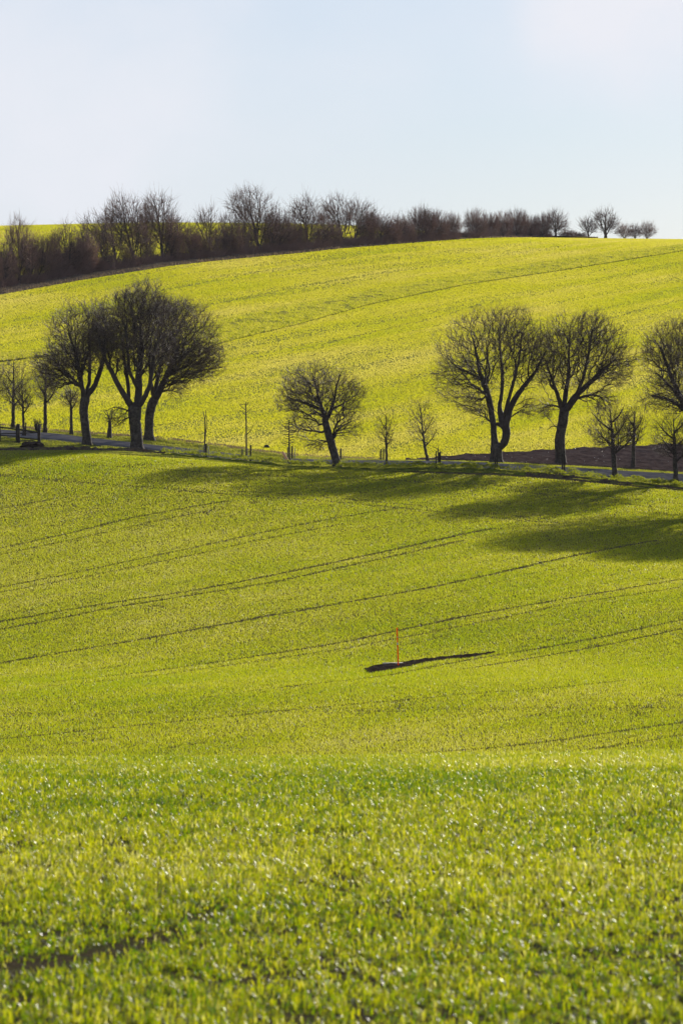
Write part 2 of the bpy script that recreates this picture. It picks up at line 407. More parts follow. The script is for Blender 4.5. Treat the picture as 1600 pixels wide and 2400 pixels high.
def strip(name, lo, hi, u0, u1, du, nt_, mat, lift=0.03, bump=None, dmin=110.0, edge=0.0, label=None, cat=None, kind='structure', smooth=True):
    us = np.arange(u0, u1 + du * 0.5, du); T = np.linspace(0, 1, nt_)
    L = at(us, poly_u(lo, us), dmin); H = at(us, poly_u(hi, us), dmin)
    X = L[:, None, 0] * (1 - T[None, :]) + H[:, None, 0] * T[None, :]
    Y = L[:, None, 1] * (1 - T[None, :]) + H[:, None, 1] * T[None, :]
    Zs = ground_z(X, Y) + lift
    if bump is not None:
        Zs = Zs + bump(X, Y, T[None, :] * np.ones_like(X))
    if edge:
        e = np.minimum(T, 1 - T) * 2; Zs = Zs - edge * (e[None] < 1e-6)
    ve = np.stack([X, Y, Zs], -1).reshape(-1, 3); n, m = X.shape
    i = np.arange(n - 1)[:, None] * m + np.arange(m - 1)[None]
    q = np.stack([i, i + m, i + m + 1, i + 1], -1).reshape(-1, 4)
    o = put(name, mesh_from(ve, [q], name), mat, smooth=smooth)
    tag(o, label, cat, kind=kind)
    return o

def env(T): return np.clip(np.minimum(T, 1 - T) * 4, 0, 1)
def road_bump(X, Y, T):
    ruts = -0.05 * (np.exp(-((T - 0.3) / 0.09) ** 2) + np.exp(-((T - 0.72) / 0.09) ** 2))
    return ruts + 0.03 * fbm(X / 0.8, Y / 0.8, 3)
strip('road', road_lo, road_hi, -600, 2200, 4, 15, M_road, 0.14, road_bump, 255, 0.16, 'narrow grey gravel farm lane crossing in front of the hill', 'road')
strip('front_verge', verge_lo, road_lo, -600, 2200, 3, 22, M_verge, 0.035,
      lambda X, Y, T: env(T) * (1 - T) * 0.09 * fbm(X / 1.2, Y / 1.2, 11), 250, 0.1, 'strip of rough ground between the lane and the lower field', 'verge')
strip('back_verge', road_hi, bound, -600, 2200, 4, 12, M_verge, 0.035,
      lambda X, Y, T: env(T) * 0.10 * fbm(X / 1.4, Y / 1.4, 12), 255, 0.08, 'yellowish grass strip on the far side of the lane', 'verge')
strip('ploughed_field', bound, plough_hi, 950, 2200, 2.2, 60, M_plough, 0.05,
      lambda X, Y, T: 0.05 + 0.16 * fbm(X / 0.45, Y / 0.6, 21) + 0.05 * np.sin(Y * 2.6 + X * 0.15), 275, 0.3, 'bare brown ploughed soil wedge behind the lane', 'ploughed field')

# ------------------------------------------------------------------ tramlines in the fields (world polylines)
def L_(pts, ox, oy, s): return [(ox + s * a, oy + s * b) for a, b in pts]
lc = lambda p: L_(p, 0, 1060, 0.5102); rc = lambda p: L_(p, 800, 1060, 0.5102); hc = lambda p: L_(p, 400, 560, 0.7653)
TRACKS = [  # polyline, half width m, strength
    (lc([(-100, 282), (0, 262), (160, 230), (325, 205)]), .22, .8), (lc([(-100, 300), (0, 285), (100, 265), (240, 240)]), .2, .5),
    (lc([(-100, 465), (0, 442), (300, 378), (600, 303), (925, 245), (1050, 225)]), .25, .9),
    (lc([(-100, 495), (0, 472), (300, 410), (550, 355), (800, 300), (1000, 262)]), .22, .7),
    (lc([(-100, 645), (0, 622), (300, 565), (600, 500), (900, 437), (1200, 370), (1568, 297), (1800, 262)]), .25, .85),
    (lc([(-100, 668), (0, 645), (300, 590), (600, 533), (900, 470), (1200, 403), (1568, 330)]), .22, .75),
    (lc([(-100, 798), (0, 780), (300, 727), (600, 680), (900, 635), (1200, 577), (1568, 500)]) + rc([(300, 435), (600, 368), (700, 352)]), .30, 1.0),
    (lc([(-100, 835), (0, 815), (300, 760), (500, 718), (900, 655), (1250, 600), (1568, 530)]) + rc([(300, 465), (560, 405)]), .28, .95),
    (lc([(-100, 990), (0, 970), (300, 920), (600, 870), (900, 815), (1200, 760), (1568, 695)]) + rc([(400, 625), (700, 560), (1000, 490), (1300, 430), (1450, 405)]), .30, 1.0),
    (rc([(0, 765), (200, 728), (400, 690), (700, 600), (1000, 530), (1300, 465)]), .2, .45),
    (lc([(250, 1055), (600, 1020), (900, 980), (1200, 935), (1568, 877)]) + rc([(300, 812), (600, 748), (850, 705), (1200, 645), (1568, 583), (1800, 545)]), .28, 1.0),
    (lc([(200, 1080), (700, 1030), (1200, 960), (1568, 905)]) + rc([(400, 830), (700, 770), (1000, 705), (1568, 620), (1800, 590)]), .24, .8),
    (rc([(-300, 1085), (0, 1052), (200, 1030), (400, 990), (530, 965), (900, 905), (1150, 860), (1568, 770), (1800, 725)]), .26, 1.0),
    (rc([(550, 1000), (800, 960), (1080, 912), (1300, 870), (1568, 810), (1800, 765)]), .26, 1.0),
    ([(-100, 1742), (0, 1733), (121, 1722), (239, 1709), (500, 1684), (700, 1663)] + rc([(0, 1165), (300, 1138), (600, 1110), (900, 1090), (1200, 1060), (1568, 1025), (1800, 1000)]), .24, .95),
    (rc([(-100, 1418), (0, 1410), (300, 1390), (700, 1360), (1000, 1325), (1300, 1280), (1568, 1243), (1800, 1210)]), .24, 1.0),
    (rc([(900, 1400), (1000, 1385), (1300, 1345), (1568, 1300)]), .2, .9),
    (lc([(400, 60), (700, 75), (900, 90), (1200, 108), (1568, 118)]) + rc([(300, 135), (700, 150), (1000, 180), (1300, 212), (1568, 240)]), .5, .65),
    (lc([(-100, 100), (0, 108), (300, 135), (700, 165), (1000, 190), (1250, 208), (1568, 230)]) + rc([(300, 260), (600, 290), (820, 315), (1050, 330)]), .5, .65),
    (lc([(-100, 90), (0, 100), (200, 120), (600, 158), (1000, 178), (1400, 195)]) + rc([(0, 215), (400, 250), (560, 268), (850, 300)]), .42, .6),
    (rc([(450, 150), (800, 180), (1200, 225), (1500, 262)]), .4, .7),
]
HTRACKS = [
    (hc([(90, 210), (300, 165), (600, 110), (900, 75), (1100, 50)]), .5, .6),
    ([(-100, 850), (0, 832), (107, 817), (300, 782)] + hc([(110, 262), (300, 220), (500, 180), (700, 145), (1000, 95), (1250, 55), (1568, 18), (1800, 0)]), .7, .95),
    (hc([(160, 378), (300, 358), (400, 340), (600, 290), (800, 245), (950, 200)]), .45, .75),
    (hc([(165, 388), (300, 368), (400, 350), (600, 300)]), .4, .5),
    (hc([(590, 330), (800, 285), (1000, 245)]), .4, .5),
    (hc([(1330, 248), (1450, 215), (1568, 185), (1800, 140)]), .6, .8),
    (hc([(0, 155), (300, 95), (520, 60)]), .4, .5),
    (hc([(1200, 165), (1568, 105), (1800, 70)]), .4, .5),
    (hc([(420, 402), (800, 378), (900, 372)]), .4, .4),
    ([(0, 760), (200, 722), (320, 700)], .4, .5), ([(480, 880), (760, 828)], .35, .4),
    ([(0, 540), (200, 536), (420, 533)], .6, .4),
]
def to_world(tr, dmin):
    out = []
    for pl, hw, st in tr:
        pl = np.array(pl, float)
        # resample in pixels
        seg = np.r_[0, np.cumsum(np.hypot(*np.diff(pl, axis=0).T))]
        s = np.linspace(0, seg[-1], max(4, int(seg[-1] / 60)))
        q = np.stack([np.interp(s, seg, pl[:, 0]), np.interp(s, seg, pl[:, 1])], -1)
        w = at(q[:, 0], q[:, 1], dmin)
        out.append((w[:, :2], hw, st))
    return out
WT = to_world(TRACKS, 112); WH = to_world(HTRACKS, 290)
def track_mask(P, tracks, seed=1):
    """1 = blades kept, 0 = bare wheel track"""
    keep = np.ones(len(P))
    for w, hw, st in tracks:
        for a, b in zip(w[:-1], w[1:]):
            lo = np.minimum(a, b) - hw * 2.5; hi = np.maximum(a, b) + hw * 2.5
            i = np.where((P[:, 0] > lo[0]) & (P[:, 0] < hi[0]) & (P[:, 1] > lo[1]) & (P[:, 1] < hi[1]))[0]
            if not len(i): continue
            p = P[i, :2]; ab = b - a; t = np.clip(((p - a) @ ab) / (ab @ ab), 0, 1)
            d = np.linalg.norm(p - a - t[:, None] * ab, axis=1)
            wob = 0.75 + 0.5 * vnoise(p[:, 0] * 0.9 + p[:, 1] * 0.35, p[:, 1] * 0.35, seed)
            k = 1 - st * 0.9 * np.clip(1.5 - d / (hw * 0.85 * wob) * 1.2, 0, 1)
            keep[i] = np.minimum(keep[i], k)
    return keep

def in_poly(u, v, poly):
    poly = np.asarray(poly, float); c = np.zeros(len(u), bool); n = len(poly)
    for i in range(n):
        x1, y1 = poly[i]; x2, y2 = poly[(i + 1) % n]
        if y1 == y2: continue
        k = ((y1 > v) != (y2 > v)) & (u < (x2 - x1) * (v - y1) / (y2 - y1) + x1)
        c ^= k
    return c

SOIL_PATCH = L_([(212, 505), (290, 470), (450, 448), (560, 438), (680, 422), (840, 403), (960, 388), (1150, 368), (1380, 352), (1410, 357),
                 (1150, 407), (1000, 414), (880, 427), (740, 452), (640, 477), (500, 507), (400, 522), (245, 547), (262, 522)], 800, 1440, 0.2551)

# ------------------------------------------------------------------ blades
def blades(name, P, h, w, mat, seg=1, lean=0.45, tint=None, seed=0, yaw=None, label=None, cat='crop'):
    r = np.random.default_rng(seed); n = len(P)
    la = r.uniform(0, 2 * np.pi, n)
    yaw = la + np.pi / 2 + r.normal(0, .55, n) if seg > 1 else r.uniform(0, 2 * np.pi, n)
    lm = np.abs(r.normal(0, lean, n)) + 0.08
    lx = np.cos(la) * lm * h; ly = np.sin(la) * lm * h
    sx = np.cos(yaw) * w * 0.5; sy = np.sin(yaw) * w * 0.5
    lv = np.linspace(0, 1, seg + 1)
    V = []
    for k, t in enumerate(lv):
        c = P + np.stack([lx * t ** 1.7, ly * t ** 1.7, h * (t - 0.18 * t * t * lm * 2)], -1)
        if k == seg: V.append(c)
        else:
            q = (1 - 0.35 * t); s = np.stack([sx * q, sy * q, np.zeros(n)], -1)
            V.append(c - s); V.append(c + s)
    nv = 2 * seg + 1
    ve = np.stack(V, 1).reshape(-1, 3); b = np.arange(n)[:, None] * nv
    quads = [b + np.array([[2 * k, 2 * k + 1, 2 * k + 3, 2 * k + 2]]) for k in range(seg - 1)]
    tri = b + np.array([[2 * seg - 2, 2 * seg - 1, 2 * seg]])
    fl = ([np.concatenate(quads)] if quads else []) + [tri]
    me = mesh_from(ve, fl, name)
    tint = r.uniform(0, 1, n) if tint is None else tint
    setattr_pt(me, 'tint', np.repeat(tint, nv))
    o = put(name, me, mat, smooth=False)
    tag(o, label, cat, kind='stuff')
    return o

def scatter(d0, d1, dens, side=1.15, extra=2.0, seed=0, dens_fn=None):
    """points over the view fan between two distances; dens per m2 (callable of distance)"""
    r = np.random.default_rng(seed); out = []
    step = max(2.0, (d1 - d0) / 40); y = d0
    while y < d1 - 1e-6:
        y2 = min(y + step, d1); hw = 0.0889 * y2 * side + extra
        nn = int((y2 - y) * 2 * hw * dens((y + y2) / 2))
        X = r.uniform(-hw, hw, nn); Y = r.uniform(y, y2, nn); out.append(np.stack([X, Y], -1)); y = y2
    p = np.concatenate(out); return np.column_stack([p, ground_z(p[:, 0], p[:, 1])])

# foreground crop
def near_crop():
    P = scatter(17, 74, lambda d: 235 - 1.3 * d, 1.0, 12.0, 1)
    far_out = np.abs(P[:, 0]) > 0.0889 * P[:, 1] + 1.8      # thinner, wider blades beyond the picture's edges
    P = P[~far_out | (np.random.default_rng(2).uniform(0, 1, len(P)) < 0.33)]
    r = np.random.default_rng(55)
    nb = 7; m = len(P); ptint = np.repeat(np.clip(r.normal(0, 0.22, m), -.5, .5), nb); ph = np.repeat(r.uniform(0.65, 1.35, m), nb)
    P = np.repeat(P, nb, 0); P[:, :2] += r.normal(0, 0.022, (m * nb, 2))
    X, Y = P[:, 0], P[:, 1]
    cl = fbm(X / 0.5, Y / 0.9, 31, 3); big = fbm(X / 2.6, Y / 4.0, 33, 3)
    keep = np.clip((cl - 0.2) * 7, 0.4, 1)
    # bare soil scars
    def scar(x0, y0, x1, y1, hw):
        a = np.array([x0, y0]); b = np.array([x1, y1]); ab = b - a; p = P[:, :2]
        t = np.clip(((p - a) @ ab) / (ab @ ab), 0, 1); d = np.linalg.norm(p - a - t[:, None] * ab, axis=1)
        return np.clip(d / (hw * (0.25 + 1.3 * vnoise(X * 3.3, Y * 2.5, 9))) - 0.55, 0.06, 1)
    def npx(u, v):
        D = np.arange(15, 66, 0.1); x = (u - UC) / F * D; V = VH - F * ground_z(x, D) / D
        k = np.argmax(V <= v); return x[k], D[k]
    for (u0, v0, u1, v1, hw) in [(-120, 2305, 240, 2240, .24), (240, 2232, 380, 2205, .2), (-60, 1962, 40, 1950, .16), (270, 1925, 400, 1912, .14),
                                 (1480, 2210, 1640, 2190, .09), (740, 1870, 830, 1862, .16), (1160, 2190, 1260, 2180, .08), (430, 2150, 560, 2135, .07)]:
        a = npx(u0, v0); b = npx(u1, v1); keep = np.minimum(keep, scar(*a, *b, hw))
    k = RG.uniform(0, 1, len(P)) < keep; P = P[k]; cl = cl[k]; big = big[k]; ptint = ptint[k]; ph = ph[k]; n = len(P)
    r = np.random.default_rng(5)
    h = (0.042 + 0.072 * np.clip(cl - 0.15, 0, 1)) * r.uniform(0.6, 1.3, n) * ph * (0.95 + 0.5 * (big - 0.4))
    w = r.uniform(0.005, 0.0105, n) * (0.8 + P[:, 1] / 80) * np.where(np.abs(P[:, 0]) > 0.0889 * P[:, 1] + 1.8, 1.9, 1.0)
    tint = np.clip(r.normal(0.36, 0.16, n) + ptint * .8 + (big - 0.5) * 0.5 + (r.uniform(0, 1, n) > .96) * .45, 0, 1)  # a few blades pushed to the pale stop as painted glints
    f = P[:, 1] < 48
    blades('young_wheat', P[f], h[f], w[f], M_wheat_near, 3, 1.0, tint[f], 2, label='blurred bright green wheat blades nearest the camera, at the bottom of the picture')
    f = ~f
    blades('young_wheat', P[f], h[f], w[f], M_wheat_near, 2, 0.95, tint[f], 3, label='glinting wheat blades along the brow where the near field drops away')
near_crop()

def mid_crop():
    P = scatter(112, 271, lambda d: 440 - 0.95 * d, 1.12, 8.0, 11)
    u, v = px(P)
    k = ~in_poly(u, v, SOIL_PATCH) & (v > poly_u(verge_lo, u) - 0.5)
    P = P[k]; X, Y = P[:, 0], P[:, 1]
    tm = track_mask(P, WT, 3)
    a = WT[6][0]; dr = a[-3] - a[2]; dr /= np.linalg.norm(dr); al = X * dr[0] + Y * dr[1]; ac = -X * dr[1] + Y * dr[0]
    cl = 0.6 * fbm(X / 0.7, Y / 1.6, 41, 3) + 0.4 * fbm(al / 9, ac / 0.35, 42, 2); big = 0.5 * fbm(al / 40, ac / 1.6, 43, 3) + 0.5 * fbm(X / 9, Y / 22, 44, 3)
    # faint seed-drill stripes running with the tramlines
    keep = np.clip((cl - 0.15) * 6, 0.4, 1) * tm
    k = RG.uniform(0, 1, len(P)) < keep; P = P[k]; cl = cl[k]; big = big[k]; n = len(P)
    r = np.random.default_rng(6)
    h = (0.06 + 0.06 * cl) * r.uniform(0.6, 1.3, n)
    w = r.uniform(0.018, 0.038, n) * (P[:, 1] / 200)
    tint = np.clip(r.normal(0.40, 0.2, n) + (big - 0.5) * 0.9 + (r.uniform(0, 1, n) > .95) * .4, 0, 1)
    blades('young_wheat', P, h, w, M_wheat_mid, 1, 0.6, tint, 7, label='green sunlit wheat filling the hollow and slope below the lane, lined with wheel tracks')
mid_crop()

def hill_crop():
    P = scatter(283, 655, lambda d: max(34, 92 - 0.15 * (d - 283)), 1.1, 5.0, 21)
    u, v = px(P)
    hl = poly_u(hedge_lo, u)
    k = (v < poly_u(bound, u) + 1)
    pl = np.where(u > 950, poly_u(plough_hi, u), 5000)
    k &= (v < pl)
    # hedge margin strip kept clear on the near side of the hedge
    infield = (v > hl) | (P[:, 1] > np.interp(u, [-700, 0, 400, 800, 1100, 1200], [430, 460, 500, 548, 612, 628]))
    k &= infield
    P = P[k]; X, Y = P[:, 0], P[:, 1]
    tm = track_mask(P, WH, 5)
    a = WH[1][0]; dr = a[-4] - a[4]; dr /= np.linalg.norm(dr); al = X * dr[0] + Y * dr[1]; ac = -X * dr[1] + Y * dr[0]
    cl = fbm(al / 4.0, ac / 1.0, 51, 3); big = 0.5 * fbm(al / 60, ac / 2.6, 53, 3) + 0.5 * fbm(al / 35, ac / 14, 54, 3)
    keep = np.clip((cl - 0.1) * 6, 0.5, 1) * tm * np.clip(1.25 - 1.1 * np.clip(fbm(al / 70, ac / 2.2, 57, 2) - .45, 0, 1) * 3, .45, 1)
    k = RG.uniform(0, 1, len(P)) < keep; P = P[k]; big = big[k]; n = len(P)
    r = np.random.default_rng(8)
    h = r.uniform(0.06, 0.135, n); w = r.uniform(0.09, 0.17, n) * (P[:, 1] / 420)
    tint = np.clip(r.normal(0.5, 0.13, n) + (big - 0.5) * 2.1, 0, 1)
    blades('hillside_crop', P, h, w, M_wheat_hill, 1, 0.55, tint, 9, label='bright yellow-green crop covering the big hillside behind the lane')
hill_crop()

def region_blades(name, lo, hi, u0, u1, n, h, w, mat, seed, label, dmin=250, dens=None, lift=0.05, seg=1, lean=0.6):
    r = np.random.default_rng(seed)
    u = r.uniform(u0, u1, n); t = r.uniform(0, 1, n)
    L = at(u, poly_u(lo, u), dmin); H = at(u, poly_u(hi, u), dmin)
    P = L * (1 - t[:, None]) + H * t[:, None]
    P[:, 2] = ground_z(P[:, 0], P[:, 1]) + lift
    cl = fbm(P[:, 0] / 0.9, P[:, 1] / 1.5, seed, 3)
    k = r.uniform(0, 1, n) < np.clip((cl - 0.3) * 5, 0.1, 1); P = P[k]; n = len(P)
    hh = r.uniform(h * 0.5, h * 1.4, n); ww = r.uniform(w * 0.6, w * 1.3, n)
    return blades(name, P, hh, ww, mat, seg, lean, None, seed, label=label, cat='grass')
region_blades('grass', road_hi, bound, -300, 1900, 90000, 0.10, 0.035, M_rough, 61, 'rough yellowish grass on the strip beyond the lane', 255)
region_blades('grass', verge_lo, road_lo, -300, 1900, 150000, 0.045, 0.04, M_rough, 62, 'tufty grass on the verge between lane and lower field', 250)

# --------- sods / clods along the lower edge of the verge
def ridge(name, line, u0, u1, off, width, amp, mat, seed, label, cat, du=2.0, gap=0.25):
    us = np.arange(u0, u1, du); T = np.linspace(-1, 1, 17)
    c = at(us, poly_u(line, us) + off, 250)
    X = np.repeat(c[:, 0:1], 17, 1); Y = c[:, 1:2] + T[None] * width
    e = np.clip(1 - T ** 2, 0, 1)[None] ** 0.6
    nz_ = fbm(X / 0.55, Y / 0.5, seed, 4); nb = vnoise(X / 1.9, Y * 0 + 1.3, seed + 3)
    Zs = ground_z(X, Y) + 0.02 + e * amp * np.clip((nz_ - gap) * 2.2, 0, 1.3) * (0.55 + 0.75 * nb) - 0.06 * (1 - e)
    ve = np.stack([X, Y, Zs], -1).reshape(-1, 3); n, m = X.shape
    i = np.arange(n - 1)[:, None] * m + np.arange(m - 1)[None]
    q = np.stack([i, i + m, i + m + 1, i + 1], -1).reshape(-1, 4)
    o = put(name, mesh_from(ve, [q], name), mat, smooth=False); tag(o, label, cat, kind='stuff'); return o
ridge('turf_sods', verge_lo, 380, 1900, -4, 1.3, 0.17, M_sod, 71, 'uneven line of turned green sods along the field edge below the lane', 'sods')
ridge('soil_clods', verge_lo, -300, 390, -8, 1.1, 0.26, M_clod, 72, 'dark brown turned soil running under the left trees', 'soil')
ridge('soil_clods', verge_lo, 1230, 1900, -2, 0.8, 0.22, M_clod, 73, 'dark earth scrape at the right end of the field edge', 'soil')
def sod_grass():
    r = np.random.default_rng(74); n = 60000
    u = r.uniform(380, 1900, n); c = at(u, poly_u(verge_lo, u) - 5, 250)
    c[:, 1] += r.normal(0, 0.8, n)
    nz_ = fbm(c[:, 0] / 0.55, c[:, 1] / 0.5, 71, 4)
    c[:, 2] = ground_z(c[:, 0], c[:, 1]) + np.clip((nz_ - 0.25) * 1.0, 0, 0.5)
    k = nz_ > 0.5; c = c[k]; n = len(c)
    blades('grass', c, r.uniform(0.06, 0.16, n), r.uniform(0.03, 0.06, n), M_rough, 1, 0.7, r.uniform(0, 0.6, n), 75, label='grass tufts growing on the turned sods', cat='grass')
sod_grass()

# --------- lynchet bank on the hillside
bank_hi = [(-700, 955)] + HTRACKS[1][0]
bank_hi = [(-700, 950), (0, 834), (107, 819), (300, 784)] + hc([(110, 264), (300, 222), (500, 182), (700, 147), (1000, 97), (1250, 57), (1568, 20), (2000, -5)])
bank_lo = [(-700, 955), (0, 850), (107, 838), (300, 815)] + hc([(60, 350), (200, 310), (400, 262), (600, 205), (900, 142), (1250, 90), (1568, 38), (2000, 8)])
strip('grass_bank', bank_lo, bank_hi, -300, 1900, 3, 40, M_hillsoil, 0.05,
      lambda X, Y, T: env(T) * (0.32 * np.clip(fbm(X / 1.6, Y / 2.2, 81) - 0.35, 0, 1) + 0.10 * T), 290, 0.3,
      'rough darker grass bank crossing the hillside', 'bank')
region_blades('grass', bank_lo, bank_hi, -300, 1900, 230000, 0.14, 0.13, M_wheat_hill, 82, 'coarse grass on the bank across the hillside', 290, lift=0.15)
region_blades('grass', bank_lo, bank_hi, -300, 1900, 48000, 0.18, 0.12, M_rough, 83, 'darker tussocks on the bank across the hillside', 290, lift=0.15)

# --------- hedge margin
hedge_hi = [(u, v - 24 + 16 * min(max(u, 0), 1400) / 1400) for u, v in hedge_lo]
strip('field_margin', hedge_lo, hedge_hi, -600, 1400, 5, 10, M_margin, 0.06,
      lambda X, Y, T: env(T) * 0.4 * fbm(X / 2, Y / 2, 91), 300, 0.3, 'brown earth and dead grass strip along the foot of the hedge', 'field margin')
region_blades('dry_grass', hedge_lo, hedge_hi, -300, 1400, 40000, 0.3, 0.08, M_dry, 92, 'pale dead grass along the foot of the far hedge', 300)
region_blades('dry_grass', [(a, b + 2) for a, b in bound], [(a, b - 4) for a, b in bound], -200, 900, 9000, 0.14, 0.07, M_dry, 93, 'brown broken edge between the far verge and the hill crop', 270)

# ------------------------------------------------------------------ tree growing
def grow(pos, par, attr, rng, bf=0.55, first=0, sub=2, wig=0.10, dmax=1e9):
    """join crown points to the skeleton: short link + short way back to the root, little turning"""
    pos = np.array(pos, float); par = list(par); ns = len(pos); n = ns + len(attr)
    N = np.zeros((n, 3)); N[:ns] = pos; Ln = np.zeros(n); Dn = np.zeros((n, 3)); Dn[0] = (0, 0, 1)
    for i in range(1, ns):
        d = N[i] - N[par[i]]; l = np.linalg.norm(d) + 1e-9; Ln[i] = Ln[par[i]] + l; Dn[i] = d / l
    kid = np.zeros(n, int)
    sk = N[first:ns]
    D0 = np.sqrt(((attr[:, None] - sk[None]) ** 2).sum(-1)).min(1)
    attr = attr[np.argsort(D0 + rng.uniform(0, .25, len(D0)))]
    m = ns
    for p in attr:
        v = p - N[first:m]; d = np.sqrt((v * v).sum(1)) + 1e-9
        c = (v * Dn[first:m]).sum(1) / d
        cost = d * (1 + 0.75 * (1 - c)) + bf * Ln[first:m] + 0.12 * kid[first:m]
        k = int(cost.argmin()) + first; d_ = d[k - first]
        if d_ < 0.12 or d_ > dmax: continue
        N[m] = p; par.append(k); Ln[m] = Ln[k] + d_; Dn[m] = 0.65 * v[k - first] / d_ + 0.35 * Dn[k]; Dn[m] /= np.linalg.norm(Dn[m]); kid[k] += 1; m += 1
    N = N[:m]; P = np.array(par)
    # relax the grown part so branches run in curves
    for _ in range(2):
        ch = np.arange(ns, m); cs = np.zeros((m, 3)); cc = np.zeros(m)
        np.add.at(cs, P[ch], N[ch]); np.add.at(cc, P[ch], 1)
        has = ch[cc[ch] > 0]
        N[has] = 0.5 * N[has] + 0.25 * N[P[has]] + 0.25 * cs[has] / cc[has][:, None]
    # split every grown link, bowing it along the parent direction
    ch = np.arange(ns, m); a = N[P[ch]]; b_ = N[ch]; L = np.linalg.norm(b_ - a, axis=1)[:, None]
    dd = np.zeros((m, 3)); dd[1:] = N[1:] - N[P[1:]]; dd /= np.linalg.norm(dd, axis=1)[:, None] + 1e-9
    mid = 0.5 * (a + b_) + dd[P[ch]] * L * 0.12 + rng.normal(0, wig, a.shape) * L
    idm = {}
    NN = [N[:ns]]; newN = np.zeros((len(ch) * 2, 3)); newN[0::2] = mid; newN[1::2] = b_
    PP = np.zeros(ns + 2 * len(ch), int); PP[:ns] = P[:ns]
    old2new = np.concatenate([np.arange(ns), ns + 1 + 2 * np.arange(len(ch))])
    PP[ns::2] = old2new[P[ch]]; PP[ns + 1::2] = ns + 2 * np.arange(len(ch))
    return np.vstack([N[:ns], newN]), PP

def frames(D):
    D = D / (np.linalg.norm(D, axis=1)[:, None] + 1e-9)
    ref = np.where(np.abs(D[:, 1:2]) < 0.93, np.array([[0.05, 1.0, 0.1]]), np.array([[1.0, 0.0, 0.1]]))
    A = np.cross(D, ref); A /= np.linalg.norm(A, axis=1)[:, None] + 1e-9
    return A, np.cross(D, A)

def tube_mesh(name, P0, P1, r0, r1, D0, D1, classes=((0.12, 10), (0.035, 6), (0.0, 3))):
    V = []; Q = []; off = 0; left = np.ones(len(P0), bool)
    for th, n in classes:
        k = left & (np.maximum(r0, r1) >= th); left &= ~k
        if not k.any(): continue
        a = np.linspace(0, 2 * np.pi, n, endpoint=False)
        A0, B0 = frames(D0[k]); A1, B1 = frames(D1[k])
        c, s = np.cos(a)[None, :, None], np.sin(a)[None, :, None]
        R0 = P0[k][:, None] + r0[k][:, None, None] * (A0[:, None] * c + B0[:, None] * s)
        R1 = P1[k][:, None] + r1[k][:, None, None] * (A1[:, None] * c + B1[:, None] * s)
        ve = np.concatenate([R0, R1], 1).reshape(-1, 3); m = k.sum()
        b = off + np.arange(m)[:, None, None] * 2 * n; j = np.arange(n)[None, :, None]; jn = (np.arange(n) + 1)[None, :, None] % n
        q = np.concatenate([b + j, b + jn, b + n + jn, b + n + j], -1).reshape(-1, 4)
        V.append(ve); Q.append(q); off += len(ve)
    return mesh_from(np.concatenate(V), [np.concatenate(Q)], name)

def ellipsoid_pts(ell, n, rng, shell=0.5):
    """ell: list of (cx,cz,rx,rz,ry,cy,weight)"""
    out = []; wsum = sum(e[6] for e in ell)
    for cx, cz, rx, rz, ry, cy, w in ell:
        m = int(n * w / wsum); d = rng.normal(0, 1, (m, 3)); d /= np.linalg.norm(d, axis=1)[:, None]
        rr = rng.uniform(0, 1, m) ** shell
        rr *= 0.74 + 0.52 * fbm(d[:, 0] * 3.1 + 7 * cx, d[:, 2] * 3.1 + d[:, 1] * 1.7, 7, 3)
        out.append(np.stack([cx + d[:, 0] * rx * rr, cy + d[:, 1] * ry * rr, cz + d[:, 2] * rz * rr], -1))
    return np.concatenate(out)

